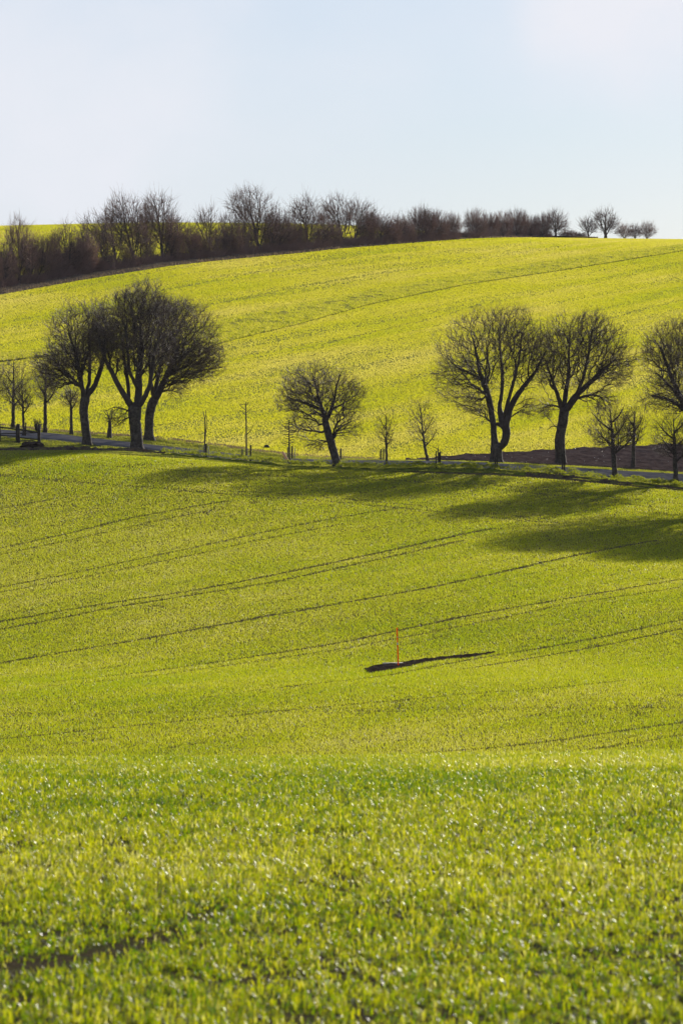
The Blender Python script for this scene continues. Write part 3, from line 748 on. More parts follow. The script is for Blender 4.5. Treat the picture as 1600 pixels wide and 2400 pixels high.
def build_tree(name, ub, vb, dist, skel, ells, seed, label, cat='tree', group=None, n_attr=2200, step=0.22, di=2.2, dk=0.42,
               tip=0.013, expo=2.12, twigs=6000, twig_len=0.6, twig_r=0.0105, up=0.12, jit=0.3, mats=(None, None, None), zfloor=0.6, droop=0.0,
               twig_seg=3, shell=0.42, bf=0.28, wig=0.2, tube_cls=((0.12, 10), (0.035, 6), (0.0, 3)), sink=0.1):
    """skel: list of polylines [(u,v,depth m,width px), ...]; the first one is the trunk. ells: (u,v,ru,rv[,depth_r,depth_c,weight]) in photo px"""
    rng = np.random.default_rng(seed)
    if dist is None:
        b = at1(ub, vb, 255)
    else:
        x = (ub - UC) / F * dist; b = Vector((x, dist, float(ground_z(x, dist))))
    m = b.y / F
    L = lambda u, v, y=0.0: np.array([(u - ub) * m, y, (vb - v) * m])
    pos = []; par = []; rad = []; istr = []
    for si, pl in enumerate(skel):
        pts = np.array([L(p[0], p[1], p[2]) for p in pl]); wd = np.array([p[3] for p in pl]) * m * 0.5
        if si == 0: pts[0, 2] -= sink
        sg = np.r_[0, np.cumsum(np.linalg.norm(np.diff(pts, axis=0), axis=1))]
        n = max(2, int(sg[-1] / step)); s = np.linspace(0, sg[-1], n + 1)
        pp = np.stack([np.interp(s, sg, pts[:, k]) for k in range(3)], -1)
        # round the corners a little
        for _ in range(2):
            if len(pp) > 2: pp[1:-1] = 0.25 * pp[:-2] + 0.5 * pp[1:-1] + 0.25 * pp[2:]
        if len(pp) > 3: pp[1:-1] += rng.normal(0, 0.012, (len(pp) - 2, 3))
        ww = np.interp(s, sg, wd)
        if si == 0: start = -1
        else:
            A = np.array(pos); start = int(((A - pp[0]) ** 2).sum(1).argmin()); pp = pp[1:]; ww = ww[1:]
        for k in range(len(pp)):
            par.append(start if k == 0 else len(pos) - 1); pos.append(pp[k]); rad.append(ww[k]); istr.append(si == 0)
    nsk = len(pos)
    E = []
    for e in ells:
        u, v, ru, rv = e[:4]; dr = e[4] if len(e) > 4 and e[4] else ru * m * 0.95; dc = e[5] if len(e) > 5 else 0.0
        w = e[6] if len(e) > 6 else ru * rv
        g_ = 1.07 if name == 'bare_tree' else 1.0; ru *= g_; rv *= g_ if g_ == 1 else 1.03
        c = L(u, v); E.append((c[0], c[2], ru * m, rv * m, dr, dc, w))
    attr = ellipsoid_pts(E, n_attr, rng, shell); attr = attr[attr[:, 2] > zfloor]
    # only the upper skeleton may sprout
    twigs = int(twigs * (1.0 if name == 'bare_tree' else 0.6 if name == 'hedgerow_tree' else 0.9)); n_attr = int(n_attr * (1.0 if name == 'bare_tree' else .85))
    first = min(len(pos) - 1, int(sum(istr) * 0.8)) if name != 'hedgerow_tree' else 3
    N, P = grow(pos, par, attr, rng, bf, first, 2, wig)
    n = len(N); kids = [[] for _ in range(n)]
    for i in range(1, n):
        if P[i] >= 0: kids[P[i]].append(i)
    R = np.zeros(n); order = range(n - 1, -1, -1); acc = np.zeros(n)
    for i in order:
        base = acc[i] ** (1 / expo) if acc[i] > 0 else tip
        R[i] = max(base, tip)
        if i < nsk: R[i] = max(rad[i], min(R[i], rad[i] * 1.15 + 0.01))
        if P[i] >= 0: acc[P[i]] += R[i] ** expo
    Dr = np.zeros((n, 3)); Dr[0] = (0, 0, 1)
    ch = np.arange(n)[1:]; ch = ch[P[1:] >= 0]
    Dr[ch] = N[ch] - N[P[ch]]
    # main child keeps ring continuity
    main = np.full(n, -1)
    for i in range(n):
        if kids[i]: main[i] = max(kids[i], key=lambda k: R[k])
    p = P[ch]; ismain = main[p] == ch
    P0 = N[p]; P1 = N[ch]; r1 = R[ch]; r0 = np.where(ismain, R[p], R[ch] * 1.15); D1 = Dr[ch]; D0 = np.where(ismain[:, None], Dr[p], D1)
    tr = np.array([i < nsk and istr[i] for i in ch])
    # root flare
    fl = np.clip(1 - P0[:, 2] / 0.9, 0, 1) ** 2; fl1 = np.clip(1 - P1[:, 2] / 0.9, 0, 1) ** 2
    r0 = np.where(tr, r0 * (1 + 0.38 * fl), r0); r1 = np.where(tr, r1 * (1 + 0.38 * fl1), r1)
    root = empty(name, b); tag(root, label, cat, group)
    mb, mbr, mt = [a or c for a, c in zip(mats, (M_bark, M_branch, M_twig))]
    put('trunk', tube_mesh('trunk', P0[tr], P1[tr], r0[tr], r1[tr], D0[tr], D1[tr], tube_cls), mb, root, True)
    o = put('crown', tube_mesh('crown', P0[~tr], P1[~tr], r0[~tr], r1[~tr], D0[~tr], D1[~tr], tube_cls), mbr, root, True)
    # twigs
    cand = np.where((R < max(0.05, tip * 3.2)) & (np.arange(n) >= nsk))[0]
    if twigs and len(cand):
        wgt = 1.0 / (R[cand] + 0.01); wgt /= wgt.sum()
        src = rng.choice(cand, twigs, p=wgt)
        d = Dr[src]; d = d / (np.linalg.norm(d, axis=1)[:, None] + 1e-9)
        cen = N[nsk:].mean(0); outw = N[src] - cen; outw /= np.linalg.norm(outw, axis=1)[:, None] + 1e-9
        d = d * 0.8 + outw * 0.3 + rng.normal(0, 0.42, d.shape); d[:, 2] += up * 1.2 - droop
        d /= np.linalg.norm(d, axis=1)[:, None]
        p0 = N[src]; ln = twig_len * (rng.uniform(0.35, 1.2, twigs) + (rng.uniform(0, 1, twigs) > .85) * .7) / twig_seg
        A0, A1, q0, q1, E0, E1 = [], [], [], [], [], []
        dp = d
        for k in range(twig_seg):
            d2 = d + rng.normal(0, 0.22, d.shape); d2[:, 2] += 0.08 - droop * 0.5
            d2 /= np.linalg.norm(d2, axis=1)[:, None]
            p1 = p0 + d2 * ln[:, None]
            A0.append(p0); A1.append(p1); q0.append(np.full(twigs, twig_r * (1 - 0.25 * k))); q1.append(np.full(twigs, twig_r * (1 - 0.25 * (k + 1))))
            E0.append(d2 if k == 0 else dp); E1.append(d2); p0 = p1; d = d2; dp = d2
        tm = tube_mesh('twigs', np.concatenate(A0), np.concatenate(A1), np.concatenate(q0), np.concatenate(q1), np.concatenate(E0), np.concatenate(E1), ((0, 3),))
        put('twigs', tm, mt, o, False)
    return root

def cr(pts, ox, oy, s, wfix=None):
    """crop pixels -> photo pixels; (cx,cy,depth m,width crop px)"""
    return [(ox + s * p[0], oy + s * p[1], p[2], p[3] * s) for p in pts]
def ce(es, ox, oy, s):
    return [(ox + s * e[0], oy + s * e[1], s * e[2], s * e[3]) + tuple(e[4:]) for e in es]
c1 = lambda p: cr(p, 0, 440, 0.3827); e1 = lambda p: ce(p, 0, 440, 0.3827)
c5 = lambda p: cr(p, 400, 820, 0.4145); e5 = lambda p: ce(p, 400, 820, 0.4145)
c6 = lambda p: cr(p, 950, 690, 0.4145); e6 = lambda p: ce(p, 950, 690, 0.4145)
c7 = lambda p: cr(p, 840, 920, 0.1403); e7 = lambda p: ce(p, 840, 920, 0.1403)

GT = 'old bare trees along the lane'
# A left of the dark clump
build_tree('bare_tree', 204, 1043, None, [
    c1([(535, 1580, 0, 50), (530, 1500, 0, 44), (518, 1420, 0, 44), (512, 1350, 0, 46), (525, 1280, 0, 52)]),
    c1([(520, 1290, 0, 30), (500, 1200, -.4, 26), (490, 1100, -.8, 22), (470, 1000, -1.0, 16), (430, 900, -1.2, 10)]),
    c1([(530, 1270, 0, 36), (575, 1230, .3, 32), (610, 1130, .5, 28), (640, 1020, .6, 22), (640, 900, .8, 14)]),
    c1([(530, 1270, 0, 26), (545, 1180, 1.0, 22), (545, 1050, 1.5, 18), (540, 900, 2.0, 12)]),
    c1([(515, 1240, 0, 16), (440, 1160, -.5, 13), (360, 1110, -1, 9)])],
    e1([(500, 930, 200, 235), (380, 1080, 185, 130, None, 0, 5000), (600, 870, 90, 170), (340, 1190, 70, 70, None, 0, 700)]), 101,
    'dark leaning tree with a curved trunk, left of the dense pair', group=GT, n_attr=3300, twigs=8500)
# B centre of the clump
build_tree('bare_tree', 321, 1056, None, [
    c1([(840, 1612, 0, 78), (838, 1540, 0, 66), (828, 1450, 0, 62), (825, 1380, 0, 68), (830, 1340, 0, 78)]),
    c1([(815, 1350, 0, 44), (785, 1300, -.2, 36), (735, 1225, -.4, 32), (700, 1150, -.6, 28), (650, 1050, -1, 20), (610, 930, -1.3, 14)]),
    c1([(840, 1340, 0, 44), (850, 1250, .2, 38), (850, 1130, .3, 34), (868, 1010, .2, 28), (860, 860, .2, 18)]),
    c1([(845, 1350, 0, 36), (885, 1290, -.5, 32), (920, 1220, -.8, 28), (940, 1100, -1.0, 22), (960, 960, -1.2, 14)]),
    c1([(790, 1290, 0, 24), (780, 1190, .9, 22), (760, 1080, 1.3, 18), (740, 930, 1.8, 12)]),
    c1([(850, 1240, 0, 24), (800, 1130, -1.2, 20), (790, 1000, -1.8, 14), (780, 850, -2, 10)]),
    c1([(800, 1370, 0, 10), (750, 1350, -.4, 7), (690, 1340, -.5, 5), (650, 1370, -.6, 3)]),
    c1([(800, 1400, 0, 9), (760, 1420, -.4, 6), (720, 1460, -.5, 4)])],
    e1([(850, 870, 260, 280), (700, 930, 170, 200), (860, 720, 170, 125), (720, 1400, 75, 70, 0.9, -0.5, 450)]), 102,
    'largest dense dark tree, thick trunk standing right at the lane edge', group=GT, n_attr=4300, twigs=12000)
# C right, behind
build_tree('bare_tree', 350, 1034, None, [
    c1([(915, 1556, 0, 66), (912, 1480, 0, 50), (915, 1400, 0, 46), (928, 1330, 0, 48), (950, 1290, 0, 50)]),
    c1([(950, 1300, 0, 44), (985, 1230, .3, 36), (1015, 1160, .4, 30), (1055, 1070, .6, 22), (1100, 960, .9, 14)]),
    c1([(940, 1300, 0, 30), (960, 1180, 1, 26), (985, 1050, 1.6, 20), (1000, 880, 2, 12)]),
    c1([(1010, 1165, 0, 20), (1080, 1120, -.8, 15), (1160, 1090, -1.4, 10)]),
    c1([(945, 1300, 0, 26), (930, 1200, -.8, 22), (920, 1060, -1, 14)])],
    e1([(1080, 950, 260, 265), (1180, 1060, 190, 150, None, 0, 4500), (1060, 770, 150, 100), (1080, 1230, 90, 60, None, 0, 500)]), 103,
    'wide dark tree leaning right, growing behind the largest one across the lane', group=GT, n_attr=4000, twigs=11500, droop=0.05)
# D lone leaning
build_tree('bare_tree', 791, 1095, None, [
    c5([(943, 664, 0, 46), (932, 610, 0, 40), (915, 560, 0, 38), (898, 500, 0, 42), (882, 440, 0, 42), (872, 395, 0, 34)]),
    c5([(872, 395, 0, 24), (858, 340, .2, 18), (832, 270, .3, 14), (822, 200, .4, 10), (800, 140, .5, 6)]),
    c5([(880, 400, 0, 26), (905, 345, -.3, 20), (925, 280, -.5, 15), (935, 200, -.6, 9), (960, 140, -.6, 5)]),
    c5([(855, 340, 0, 14), (800, 320, -.6, 11), (740, 295, -1, 8), (660, 265, -1.2, 5)]),
    c5([(868, 470, 0, 10), (815, 458, -.3, 8), (760, 455, -.5, 6), (700, 430, -.6, 4)]),
    c5([(910, 520, 0, 12), (935, 460, .6, 10), (985, 420, .9, 8), (1040, 400, 1, 4)]),
    c5([(905, 340, 0, 12), (960, 310, .6, 9), (1020, 280, .9, 6)]),
    c5([(865, 380, 0, 12), (820, 350, .9, 9), (770, 370, 1.3, 6)])],
    e5([(840, 240, 235, 180), (770, 200, 150, 110), (700, 290, 105, 80), (1000, 270, 95, 130), (750, 430, 110, 75), (820, 535, 80, 45), (1000, 440, 85, 75)]), 104,
    'lone round-crowned tree leaning left in the middle of the picture', group=GT, n_attr=2100, twigs=5600, step=0.2, dk=0.40, twig_len=0.5)
# E double stem
build_tree('bare_tree', 1163, 1087, None, [
    c6([(512, 960, 0, 74), (512, 920, 0, 62), (512, 870, 0, 62), (502, 830, 0, 40), (498, 780, 0, 34), (495, 730, 0, 32), (483, 660, 0, 32), (468, 580, 0, 30), (445, 510, 0, 26), (415, 430, 0, 22), (405, 350, .2, 16), (380, 250, .3, 8)]),
    c6([(530, 870, 0, 40), (558, 835, 0, 38), (573, 800, 0, 38), (565, 745, 0, 40), (575, 690, 0, 38), (595, 630, .1, 36), (630, 570, .2, 30), (685, 500, .4, 24), (740, 430, .6, 16), (790, 330, .8, 8)]),
    c6([(560, 760, 0, 26), (530, 728, 0, 24), (505, 735, 0, 20)]),
    c6([(552, 740, 0, 36), (543, 690, .2, 40), (528, 640, .4, 24), (545, 560, .6, 20), (550, 450, .7, 18), (540, 340, .9, 12), (530, 220, 1, 6)]),
    c6([(555, 700, 0, 22), (580, 590, -.6, 20), (610, 480, -1, 16), (640, 350, -1.2, 9), (650, 230, -1.2, 5)]),
    c6([(430, 480, 0, 16), (350, 440, -.6, 12), (280, 410, -1, 8), (230, 350, -1.1, 5)]),
    c6([(470, 580, 0, 12), (410, 530, .8, 9), (340, 500, 1, 5)]),
    c6([(450, 510, 0, 16), (480, 440, 1, 12), (460, 330, 1.4, 8)])],
    e6([(450, 310, 270, 225), (600, 210, 160, 150), (700, 350, 120, 200), (300, 470, 150, 140), (380, 590, 110, 90, None, 0, 1700), (420, 650, 80, 70, None, 0, 1100), (690, 640, 60, 60, None, 0, 900)]), 105,
    'tall twin-stemmed tree with a hole through its trunk, right of centre', group=GT, n_attr=3100, twigs=8500)
# F
build_tree('bare_tree', 1314, 1091, None, [
    c6([(875, 968, 0, 62), (875, 900, 0, 54), (868, 830, 0, 60), (880, 760, 0, 46), (893, 690, 0, 52), (895, 660, 0, 56)]),
    c6([(885, 665, 0, 32), (872, 610, 0, 26), (850, 550, -.3, 20), (820, 470, -.5, 14), (790, 380, -.7, 8)]),
    c6([(893, 660, 0, 28), (905, 560, .5, 24), (925, 450, .8, 18), (925, 340, 1, 12), (930, 230, 1, 6)]),
    c6([(900, 665, 0, 38), (935, 610, 0, 34), (980, 555, 0, 32), (1045, 495, 0, 26), (1110, 430, 0, 20), (1180, 370, 0, 10)]),
    c6([(960, 580, 0, 18), (1000, 470, -.8, 15), (1030, 330, -1.1, 12), (1050, 200, -1.2, 7)]),
    c6([(960, 590, 0, 16), (1030, 570, .5, 12), (1100, 570, .8, 10), (1130, 610, .9, 6), (1135, 660, .9, 4)]),
    c6([(880, 640, 0, 12), (820, 620, .3, 9), (780, 640, .4, 5)]),
    c6([(862, 750, 0, 8), (830, 735, 0, 6), (800, 765, 0, 4)])],
    e6([(1000, 340, 285, 235), (1040, 220, 140, 120), (830, 350, 120, 190), (1180, 400, 110, 130), (1110, 600, 90, 70, None, 0.5, 1300), (800, 640, 50, 60, None, 0, 700)]), 106,
    'spreading tree with one limb swung to the right, beside the twin-stemmed tree', group=GT, n_attr=3300, twigs=9500)
# G at the right edge
build_tree('bare_tree', 1632, 1112, 279, [
    [(1632, 1115, 0, 30), (1628, 1050, 0, 25), (1624, 990, 0, 26)],
    [(1624, 990, 0, 18), (1600, 930, -.3, 14), (1570, 870, -.6, 9), (1545, 800, -.8, 5)],
    [(1624, 990, 0, 18), (1630, 900, .4, 14), (1620, 820, .6, 8)],
    [(1626, 985, 0, 16), (1660, 920, 0, 12), (1700, 860, 0, 6)],
    [(1610, 950, 0, 10), (1565, 920, .8, 7), (1530, 915, 1, 4)],
    [(1610, 950, 0, 10), (1580, 900, .9, 7), (1540, 860, 1.2, 4)]],
    [(1625, 850, 120, 110), (1570, 800, 70, 65), (1560, 920, 65, 45, None, 0, 2600), (1690, 850, 80, 90)], 107,
    'dark dense tree cut off by the right edge', group=GT, n_attr=3600, twigs=12000)
# big neighbour to the right, out of frame, whose shadow falls across the field
for (nu_, nd_, sd_) in ((1812, 265, 108), (2020, 260, 109)):
    nv_ = VH - F * float(ground_z((nu_ - UC) / F * nd_, nd_)) / nd_
    build_tree('bare_tree', nu_, nv_, nd_, [
        [(nu_, nv_ + 2, 0, 36), (nu_, nv_ - 90, 0, 30), (nu_ - 5, nv_ - 150, 0, 32)],
        [(nu_ - 5, nv_ - 150, 0, 22), (nu_ - 45, nv_ - 240, -.5, 16), (nu_ - 85, nv_ - 330, -.8, 8)],
        [(nu_ - 5, nv_ - 150, 0, 22), (nu_ + 35, nv_ - 250, .5, 16), (nu_ + 55, nv_ - 350, .8, 8)],
        [(nu_ - 5, nv_ - 150, 0, 18), (nu_ - 10, nv_ - 270, 1, 12), (nu_ - 15, nv_ - 370, 1.2, 6)],
        [(nu_ - 5, nv_ - 160, 0, 14), (nu_ - 80, nv_ - 210, .4, 9), (nu_ - 130, nv_ - 230, .6, 5)],
        [(nu_ - 5, nv_ - 160, 0, 14), (nu_ + 80, nv_ - 210, .4, 9), (nu_ + 130, nv_ - 230, .6, 5)]],
        [(nu_, nv_ - 275, 185, 150), (nu_, nv_ - 340, 130, 100)], sd_,
        ['large bare tree standing just beyond the right edge of the picture', 'second large bare tree well outside the right edge of the picture'][sd_ - 108], group=GT, n_attr=4600, twigs=24000)

GY = 'young trees along the lane'
def young(u, v, top, hw, seed, label, lean=0, dist=None, trunk_w=11, fork=0.36, n=500, tw=1500, wide=None, nlimb=4, tl=0.5, group=GY):
    H = v - top; uf = u + lean * 0.4; vf = v - H * fork; rng = np.random.default_rng(seed)
    skel = [[(u, v + 1, 0, trunk_w * 1.15), (u + lean * .2, v - H * fork * .5, 0, trunk_w * .85), (uf, vf, 0, trunk_w * .8), (u + lean * .7, v - H * .66, 0, trunk_w * .4), (u + lean, v - H * .9, 0, 2)]]
    for k in range(nlimb):
        t = fork + 0.10 * k; s = (-1) ** k; a = rng.uniform(.5, .85)
        su = u + lean * t; sv = v - H * t
        skel.append([(su, sv, 0, trunk_w * .4), (su + s * hw * a * .45, sv - H * .10, rng.uniform(-.5, .5), trunk_w * .26), (su + s * hw * a * .85, sv - H * .24, rng.uniform(-.9, .9), 1.5)])
    return build_tree('young_tree', u, v, dist, skel, [(u + lean * .7, v - H * (fork + 1) / 2, hw, H * (1 - fork) / 2), (u + lean * .4, v - H * (fork + .18), hw * .8, H * .16)], seed, label, 'young tree', group,
                      n_attr=n, step=0.16, di=1.6, dk=0.34, tip=0.011, twigs=tw, twig_len=tl, twig_r=0.008, up=0.28, jit=0.22)
young(1441, 1124, 945, 68, 201, 'young tree with low wide arms at the near lane edge, right of the spreading tree', lean=-12, trunk_w=13, n=850, tw=2600, fork=0.34, nlimb=5)
young(1482, 1101, 948, 32, 202, 'slim forked young tree in front of the ploughed soil', lean=4, trunk_w=10, n=330, tw=900, fork=0.36)
young(1583, 1138, 965, 62, 203, 'young spreading tree lowest at the right edge', lean=-6, trunk_w=12, n=700, tw=2200, fork=0.32, nlimb=5)
young(906, 1095, 962, 26, 204, 'small young tree with swollen pale trunk foot, right of the lone leaning tree', lean=-2, trunk_w=5.5, n=170, tw=340, fork=0.36)
young(1003, 1084, 928, 38, 205, 'thin young tree leaning left, near the bare soil corner', lean=-22, trunk_w=6.5, n=240, tw=520, fork=0.25)
young(31, 1006, 830, 42, 206, 'tallest young tree behind the fence at the left edge', lean=2, trunk_w=9, n=480, tw=1300, fork=0.3)
young(57, 1025, 890, 32, 207, 'slim young tree in front of the fence gap, with a stake at its foot', lean=-5, trunk_w=6, n=300, tw=700, fork=0.4)
young(106, 1017, 842, 38, 208, 'young tree just right of the fence end', lean=2, trunk_w=9, n=480, tw=1300, fork=0.4)
young(168, 1021, 900, 30, 209, 'young tree with a straight bare stem left of the leaning dark tree', lean=-2, trunk_w=8, n=300, tw=800, fork=0.5)
young(-22, 1004, 850, 40, 210, 'young tree half outside the left edge', lean=6, trunk_w=9, n=380, tw=900, fork=0.35)

# thin saplings and stems -----------------------------------------------------
def stem_thing(name, u, v, lines, label, cat, group=None, seed=0, twigs=0, mat=None, dmin=255):
    """lines: list of [(u,v,w px)...]; first is the stem"""
    b = at1(u, v, dmin); m = b.y / F; root = empty(name, b); tag(root, label, cat, group)
    def mk(pl, nm, par):
        p = np.array([[(a[0] - u) * m, (a[3] if len(a) > 3 else 0.0), (v - a[1]) * m] for a in pl]); r = np.array([a[2] + .5 for a in pl]) * m * .6
        d = np.diff(p, axis=0); D = np.vstack([d[:1], d])
        return put(nm, tube_mesh(nm, p[:-1], p[1:], r[:-1], r[1:], D[:-1], D[1:], ((0, 6),)), M_branch, par, True)
    mk(lines[0], 'stem', root)
    for l in lines[1:]: mk(l, 'branch', root)
    return root
GS = 'staked saplings along the lane'
stem_thing('sapling', 479, 1074, [[(479, 1077, 2.6), (480, 1040, 2.4), (481, 1000, 2), (480, 982, 1.5), (476, 964, .8)], [(480, 985, 1.3), (483, 972, 1), (482.5, 960, .7)], [(481, 1030, .9, 0.), (484, 1000, .7, .1), (484, 978, .5, .2)]],
           'bare whip sapling with a forked tip, leftmost staked one', 'sapling', GS)
stem_thing('sapling', 578, 1082, [[(578, 1084, 3), (577.5, 1040, 2.6), (577, 990, 2.2), (576, 948, 1.6), (577, 943, .8)], [(577, 950, 1), (581, 946, .8), (583, 942, .6)], [(576, 974, 1, .0), (569, 966, .8, .1), (560, 962, .5, .2)],
                                  [(576.5, 962, .9), (567, 955, .7), (561, 948, .5)], [(578, 1019, 1.1), (588, 1009, .9), (594, 996, .6)], [(577, 948, .9), (571, 947, .7), (562, 949, .5)], [(577, 968, .7), (586, 960, .6), (591, 955, .4)]],
           'straight tall sapling with one side shoot, second staked one from the left', 'sapling', GS)
def s3():
    rng = np.random.default_rng(33); L = [[(679, 1090, 3), (678, 1055, 2.6), (677.5, 1030, 2.2), (677, 1000, 1.4), (676, 985, .7)]]
    for k in range(18):
        y = 990 + 55 * k / 18 + rng.uniform(-2, 2); s = (-1) ** k; l = rng.uniform(8, 20); dz = rng.uniform(-.8, .8)
        L.append([(677.5, y, 1), (677.5 + s * l * .6, y - rng.uniform(-1, 3), .8, dz * .5), (677.5 + s * l, y - rng.uniform(0, 7), .5, dz)])
    stem_thing('sapling', 679, 1090, L, 'twiggy sapling with a fallen plank leaning on it', 'sapling', GS)
s3()
stem_thing('sapling', 1027, 1097, [[(1028, 1099, 2.4), (1027, 1075, 2), (1026, 1060, 1.6), (1025, 1051, 1)], [(1025, 1053, .9), (1020, 1049, .7), (1012, 1047, .5)], [(1026, 1062, .9), (1027, 1050, .6), (1027, 1044, .4)]],
           'short broken sapling among stakes right of the thin leaning young tree', 'sapling', GS)
stem_thing('sapling', 1316, 1112, [[(1317, 1114, 2.2), (1316, 1080, 1.8), (1315, 1040, 1.5), (1314, 1012, .8)], [(1316, 1060, .9), (1322, 1045, .7), (1332, 1032, .5)], [(1315, 1040, .8), (1305, 1026, .6), (1299, 1022, .4)]],
           'thin sapling in front of the trunk of the spreading tree', 'sapling', GS)
stem_thing('sapling', 1160, 1104, [[(1161, 1106, 2), (1160, 1080, 1.7), (1157, 1050, 1.3), (1150, 1022, .7)], [(1158, 1055, .8), (1148, 1045, .6), (1140, 1040, .4)], [(1159, 1070, .8), (1166, 1055, .6)]],
           'thin sapling in front of the twin-stemmed tree', 'sapling', GS)
stem_thing('sapling', 257, 1029, [[(257, 1031, 11), (257, 1015, 9), (258, 1000, 6.5), (258, 986, 5)], [(258, 990, 2.4), (255, 975, 1.5), (250, 962, .8)], [(255, 976, 1.2), (248, 970, .8), (243, 963, .5)], [(258, 988, 2), (263, 972, 1.2), (266, 960, .6)]],
           'short thick stump-like stem with a few shoots, between the dark trees', 'stump')
def shrub():
    rng = np.random.default_rng(44); L = []
    for k in range(26):
        a = rng.uniform(-1, 1); h = rng.uniform(14, 34); dz = rng.uniform(-.5, .5)
        L.append([(88 + a * 3, 1014, 1.2), (88 + a * 7, 1013 - h * .5, .9, dz * .5), (88 + a * 10 + rng.uniform(-3, 3), 1013 - h, .5, dz)])
    stem_thing('shrub', 88, 1013, L, 'small pale twiggy shrub behind the fence end', 'shrub')
shrub()

# ------------------------------------------------------------------ boxes / posts
def box_mesh(name, p0, p1, w, d, top=0.0):
    """tapered square post between two local points"""
    p0 = np.array(p0, float); p1 = np.array(p1, float); D = (p1 - p0)
    A, B = frames(D[None]); A = A[0] * w / 2; B = B[0] * d / 2
    V = []
    for p, s in ((p0, 1.0), (p0 + D * 0.97, 0.97), (p1, 0.72)):
        V += [p + s * (A + B), p + s * (-A + B), p + s * (-A - B), p + s * (A - B)]
    q = []
    for k in range(2):
        for j in range(4): q.append([k * 4 + j, k * 4 + (j + 1) % 4, k * 4 + 4 + (j + 1) % 4, k * 4 + 4 + j])
    q += [[3, 2, 1, 0], [8, 9, 10, 11]]
    return mesh_from(np.array(V), [np.array(q)], name)

def guard(u, v, stakes, label, net=None, pale=None, group='stakes and guards round the saplings'):
    b = at1(u, v, 255); m = b.y / F; root = empty('tree_guard', b); tag(root, label, 'tree guard', group)
    for (su, sv0, sv1, w, dy) in stakes:
        put('stake', box_mesh('stake', ((su - u) * m, dy, (v - sv0) * m - .15), ((su - u) * m + .02, dy, (v - sv1) * m), w * m * 1.35, w * m * 1.35), M_stake, root)
    for (su, sv0, tu, sv1, w) in pale or []:
        o = put('stake', box_mesh('stake', ((su - u) * m, .1, (v - sv0) * m - .1), ((tu - u) * m, .1, (v - sv1) * m), w * m, w * m), M_palestake, root); o['label'] = 'pale new wooden stake'
    if net:
        nu, nv0, nv1, rad = net; cx = (nu - u) * m; R = rad * m; z0 = (v - nv0) * m; z1 = (v - nv1) * m
        P0, P1 = [], []
        n = 14
        for k in range(n):
            a = 2 * math.pi * k / n; x, y = cx + R * math.cos(a), R * math.sin(a); P0.append((x, y, z0)); P1.append((x, y, z1))
        nr = 7
        for j in range(nr + 1):
            z = z0 + (z1 - z0) * j / nr
            for k in range(n):
                a, c = 2 * math.pi * k / n, 2 * math.pi * (k + 1) / n
                P0.append((cx + R * math.cos(a), R * math.sin(a), z)); P1.append((cx + R * math.cos(c), R * math.sin(c), z))
        P0 = np.array(P0); P1 = np.array(P1); D = P1 - P0; r = np.full(len(P0), .005)
        put('wire_netting', tube_mesh('wire_netting', P0, P1, r, r, D, D, ((0, 3),)), M_wire, root)
    return root
guard(482, 1075, [(483, 1076, 1040, 3, 0)], 'stake, netting and slanting white stake round the leftmost whip sapling', (473, 1072, 1044, 7), [(492, 1076, 488, 1046, 2)])
guard(584, 1083, [(587, 1083, 1043, 2.6, 0), (567, 1080, 1052, 1.6, .3)], 'dark stake and netting beside the second sapling with one side shoot', (574, 1080, 1051, 8))
guard(684, 1077, [(684, 1077, 1045, 2.6, 0), (674, 1074, 1048, 1.6, .2)], 'stakes with one white stake across the lane behind the plank', (682, 1075, 1048, 9), [(691.5, 1078, 690.5, 1050, 1.8)])
guard(793, 1080, [(789, 1080, 1052, 2.4, 0), (798, 1080, 1051, 2.8, .2)], 'pair of stakes half hidden behind the trunk of the lone leaning tree', (801, 1079, 1054, 5))
guard(895, 1081, [(891.5, 1081, 1052, 2.4, 0), (898, 1082, 1053, 2.2, .2)], 'pair of short stakes with netting left of the small young tree', (897, 1081, 1056, 8))
guard(1025, 1098, [(1021, 1098, 1057, 2, -.2), (1028, 1099, 1060, 3, .1), (1031, 1098, 1058, 2, .2)], 'three close stakes round the short broken sapling', (1016, 1094, 1064, 5))
guard(1161, 1104, [(1159, 1105, 1072, 2.2, 0), (1164, 1105, 1073, 2, .2)], 'two thin stakes in front of the twin-stemmed tree')
guard(1318, 1112, [(1317, 1113, 1062, 3, 0), (1322, 1112, 1064, 2.4, .3)], 'two thin stakes in front of the spreading tree')
guard(61, 1026, [(60, 1024, 990, 2, .2)], 'single stake at the slim young tree behind the fence')

# plank and stick
def leaning(name, u, v, u1, v1, w, mat, label, cat, d=0.05, dy=0.25):
    b = at1(u, v, 255); m = b.y / F
    me = box_mesh(name, (0, 0, -.03), ((u1 - u) * m, dy, (v - v1) * m), w * m, d)
    o = put(name, me, mat); o.location = b; tag(o, label, cat); return o
leaning('plank', 677, 1084, 661.5, 1059, 6.0, M_plank, 'bright orange-brown plank leaning against the twiggy sapling', 'plank', 0.06)
leaning('stick', 659, 1078, 661, 1070, 1.6, M_plank, 'short orange-brown peg left of the leaning plank', 'peg', 0.04, 0.05)

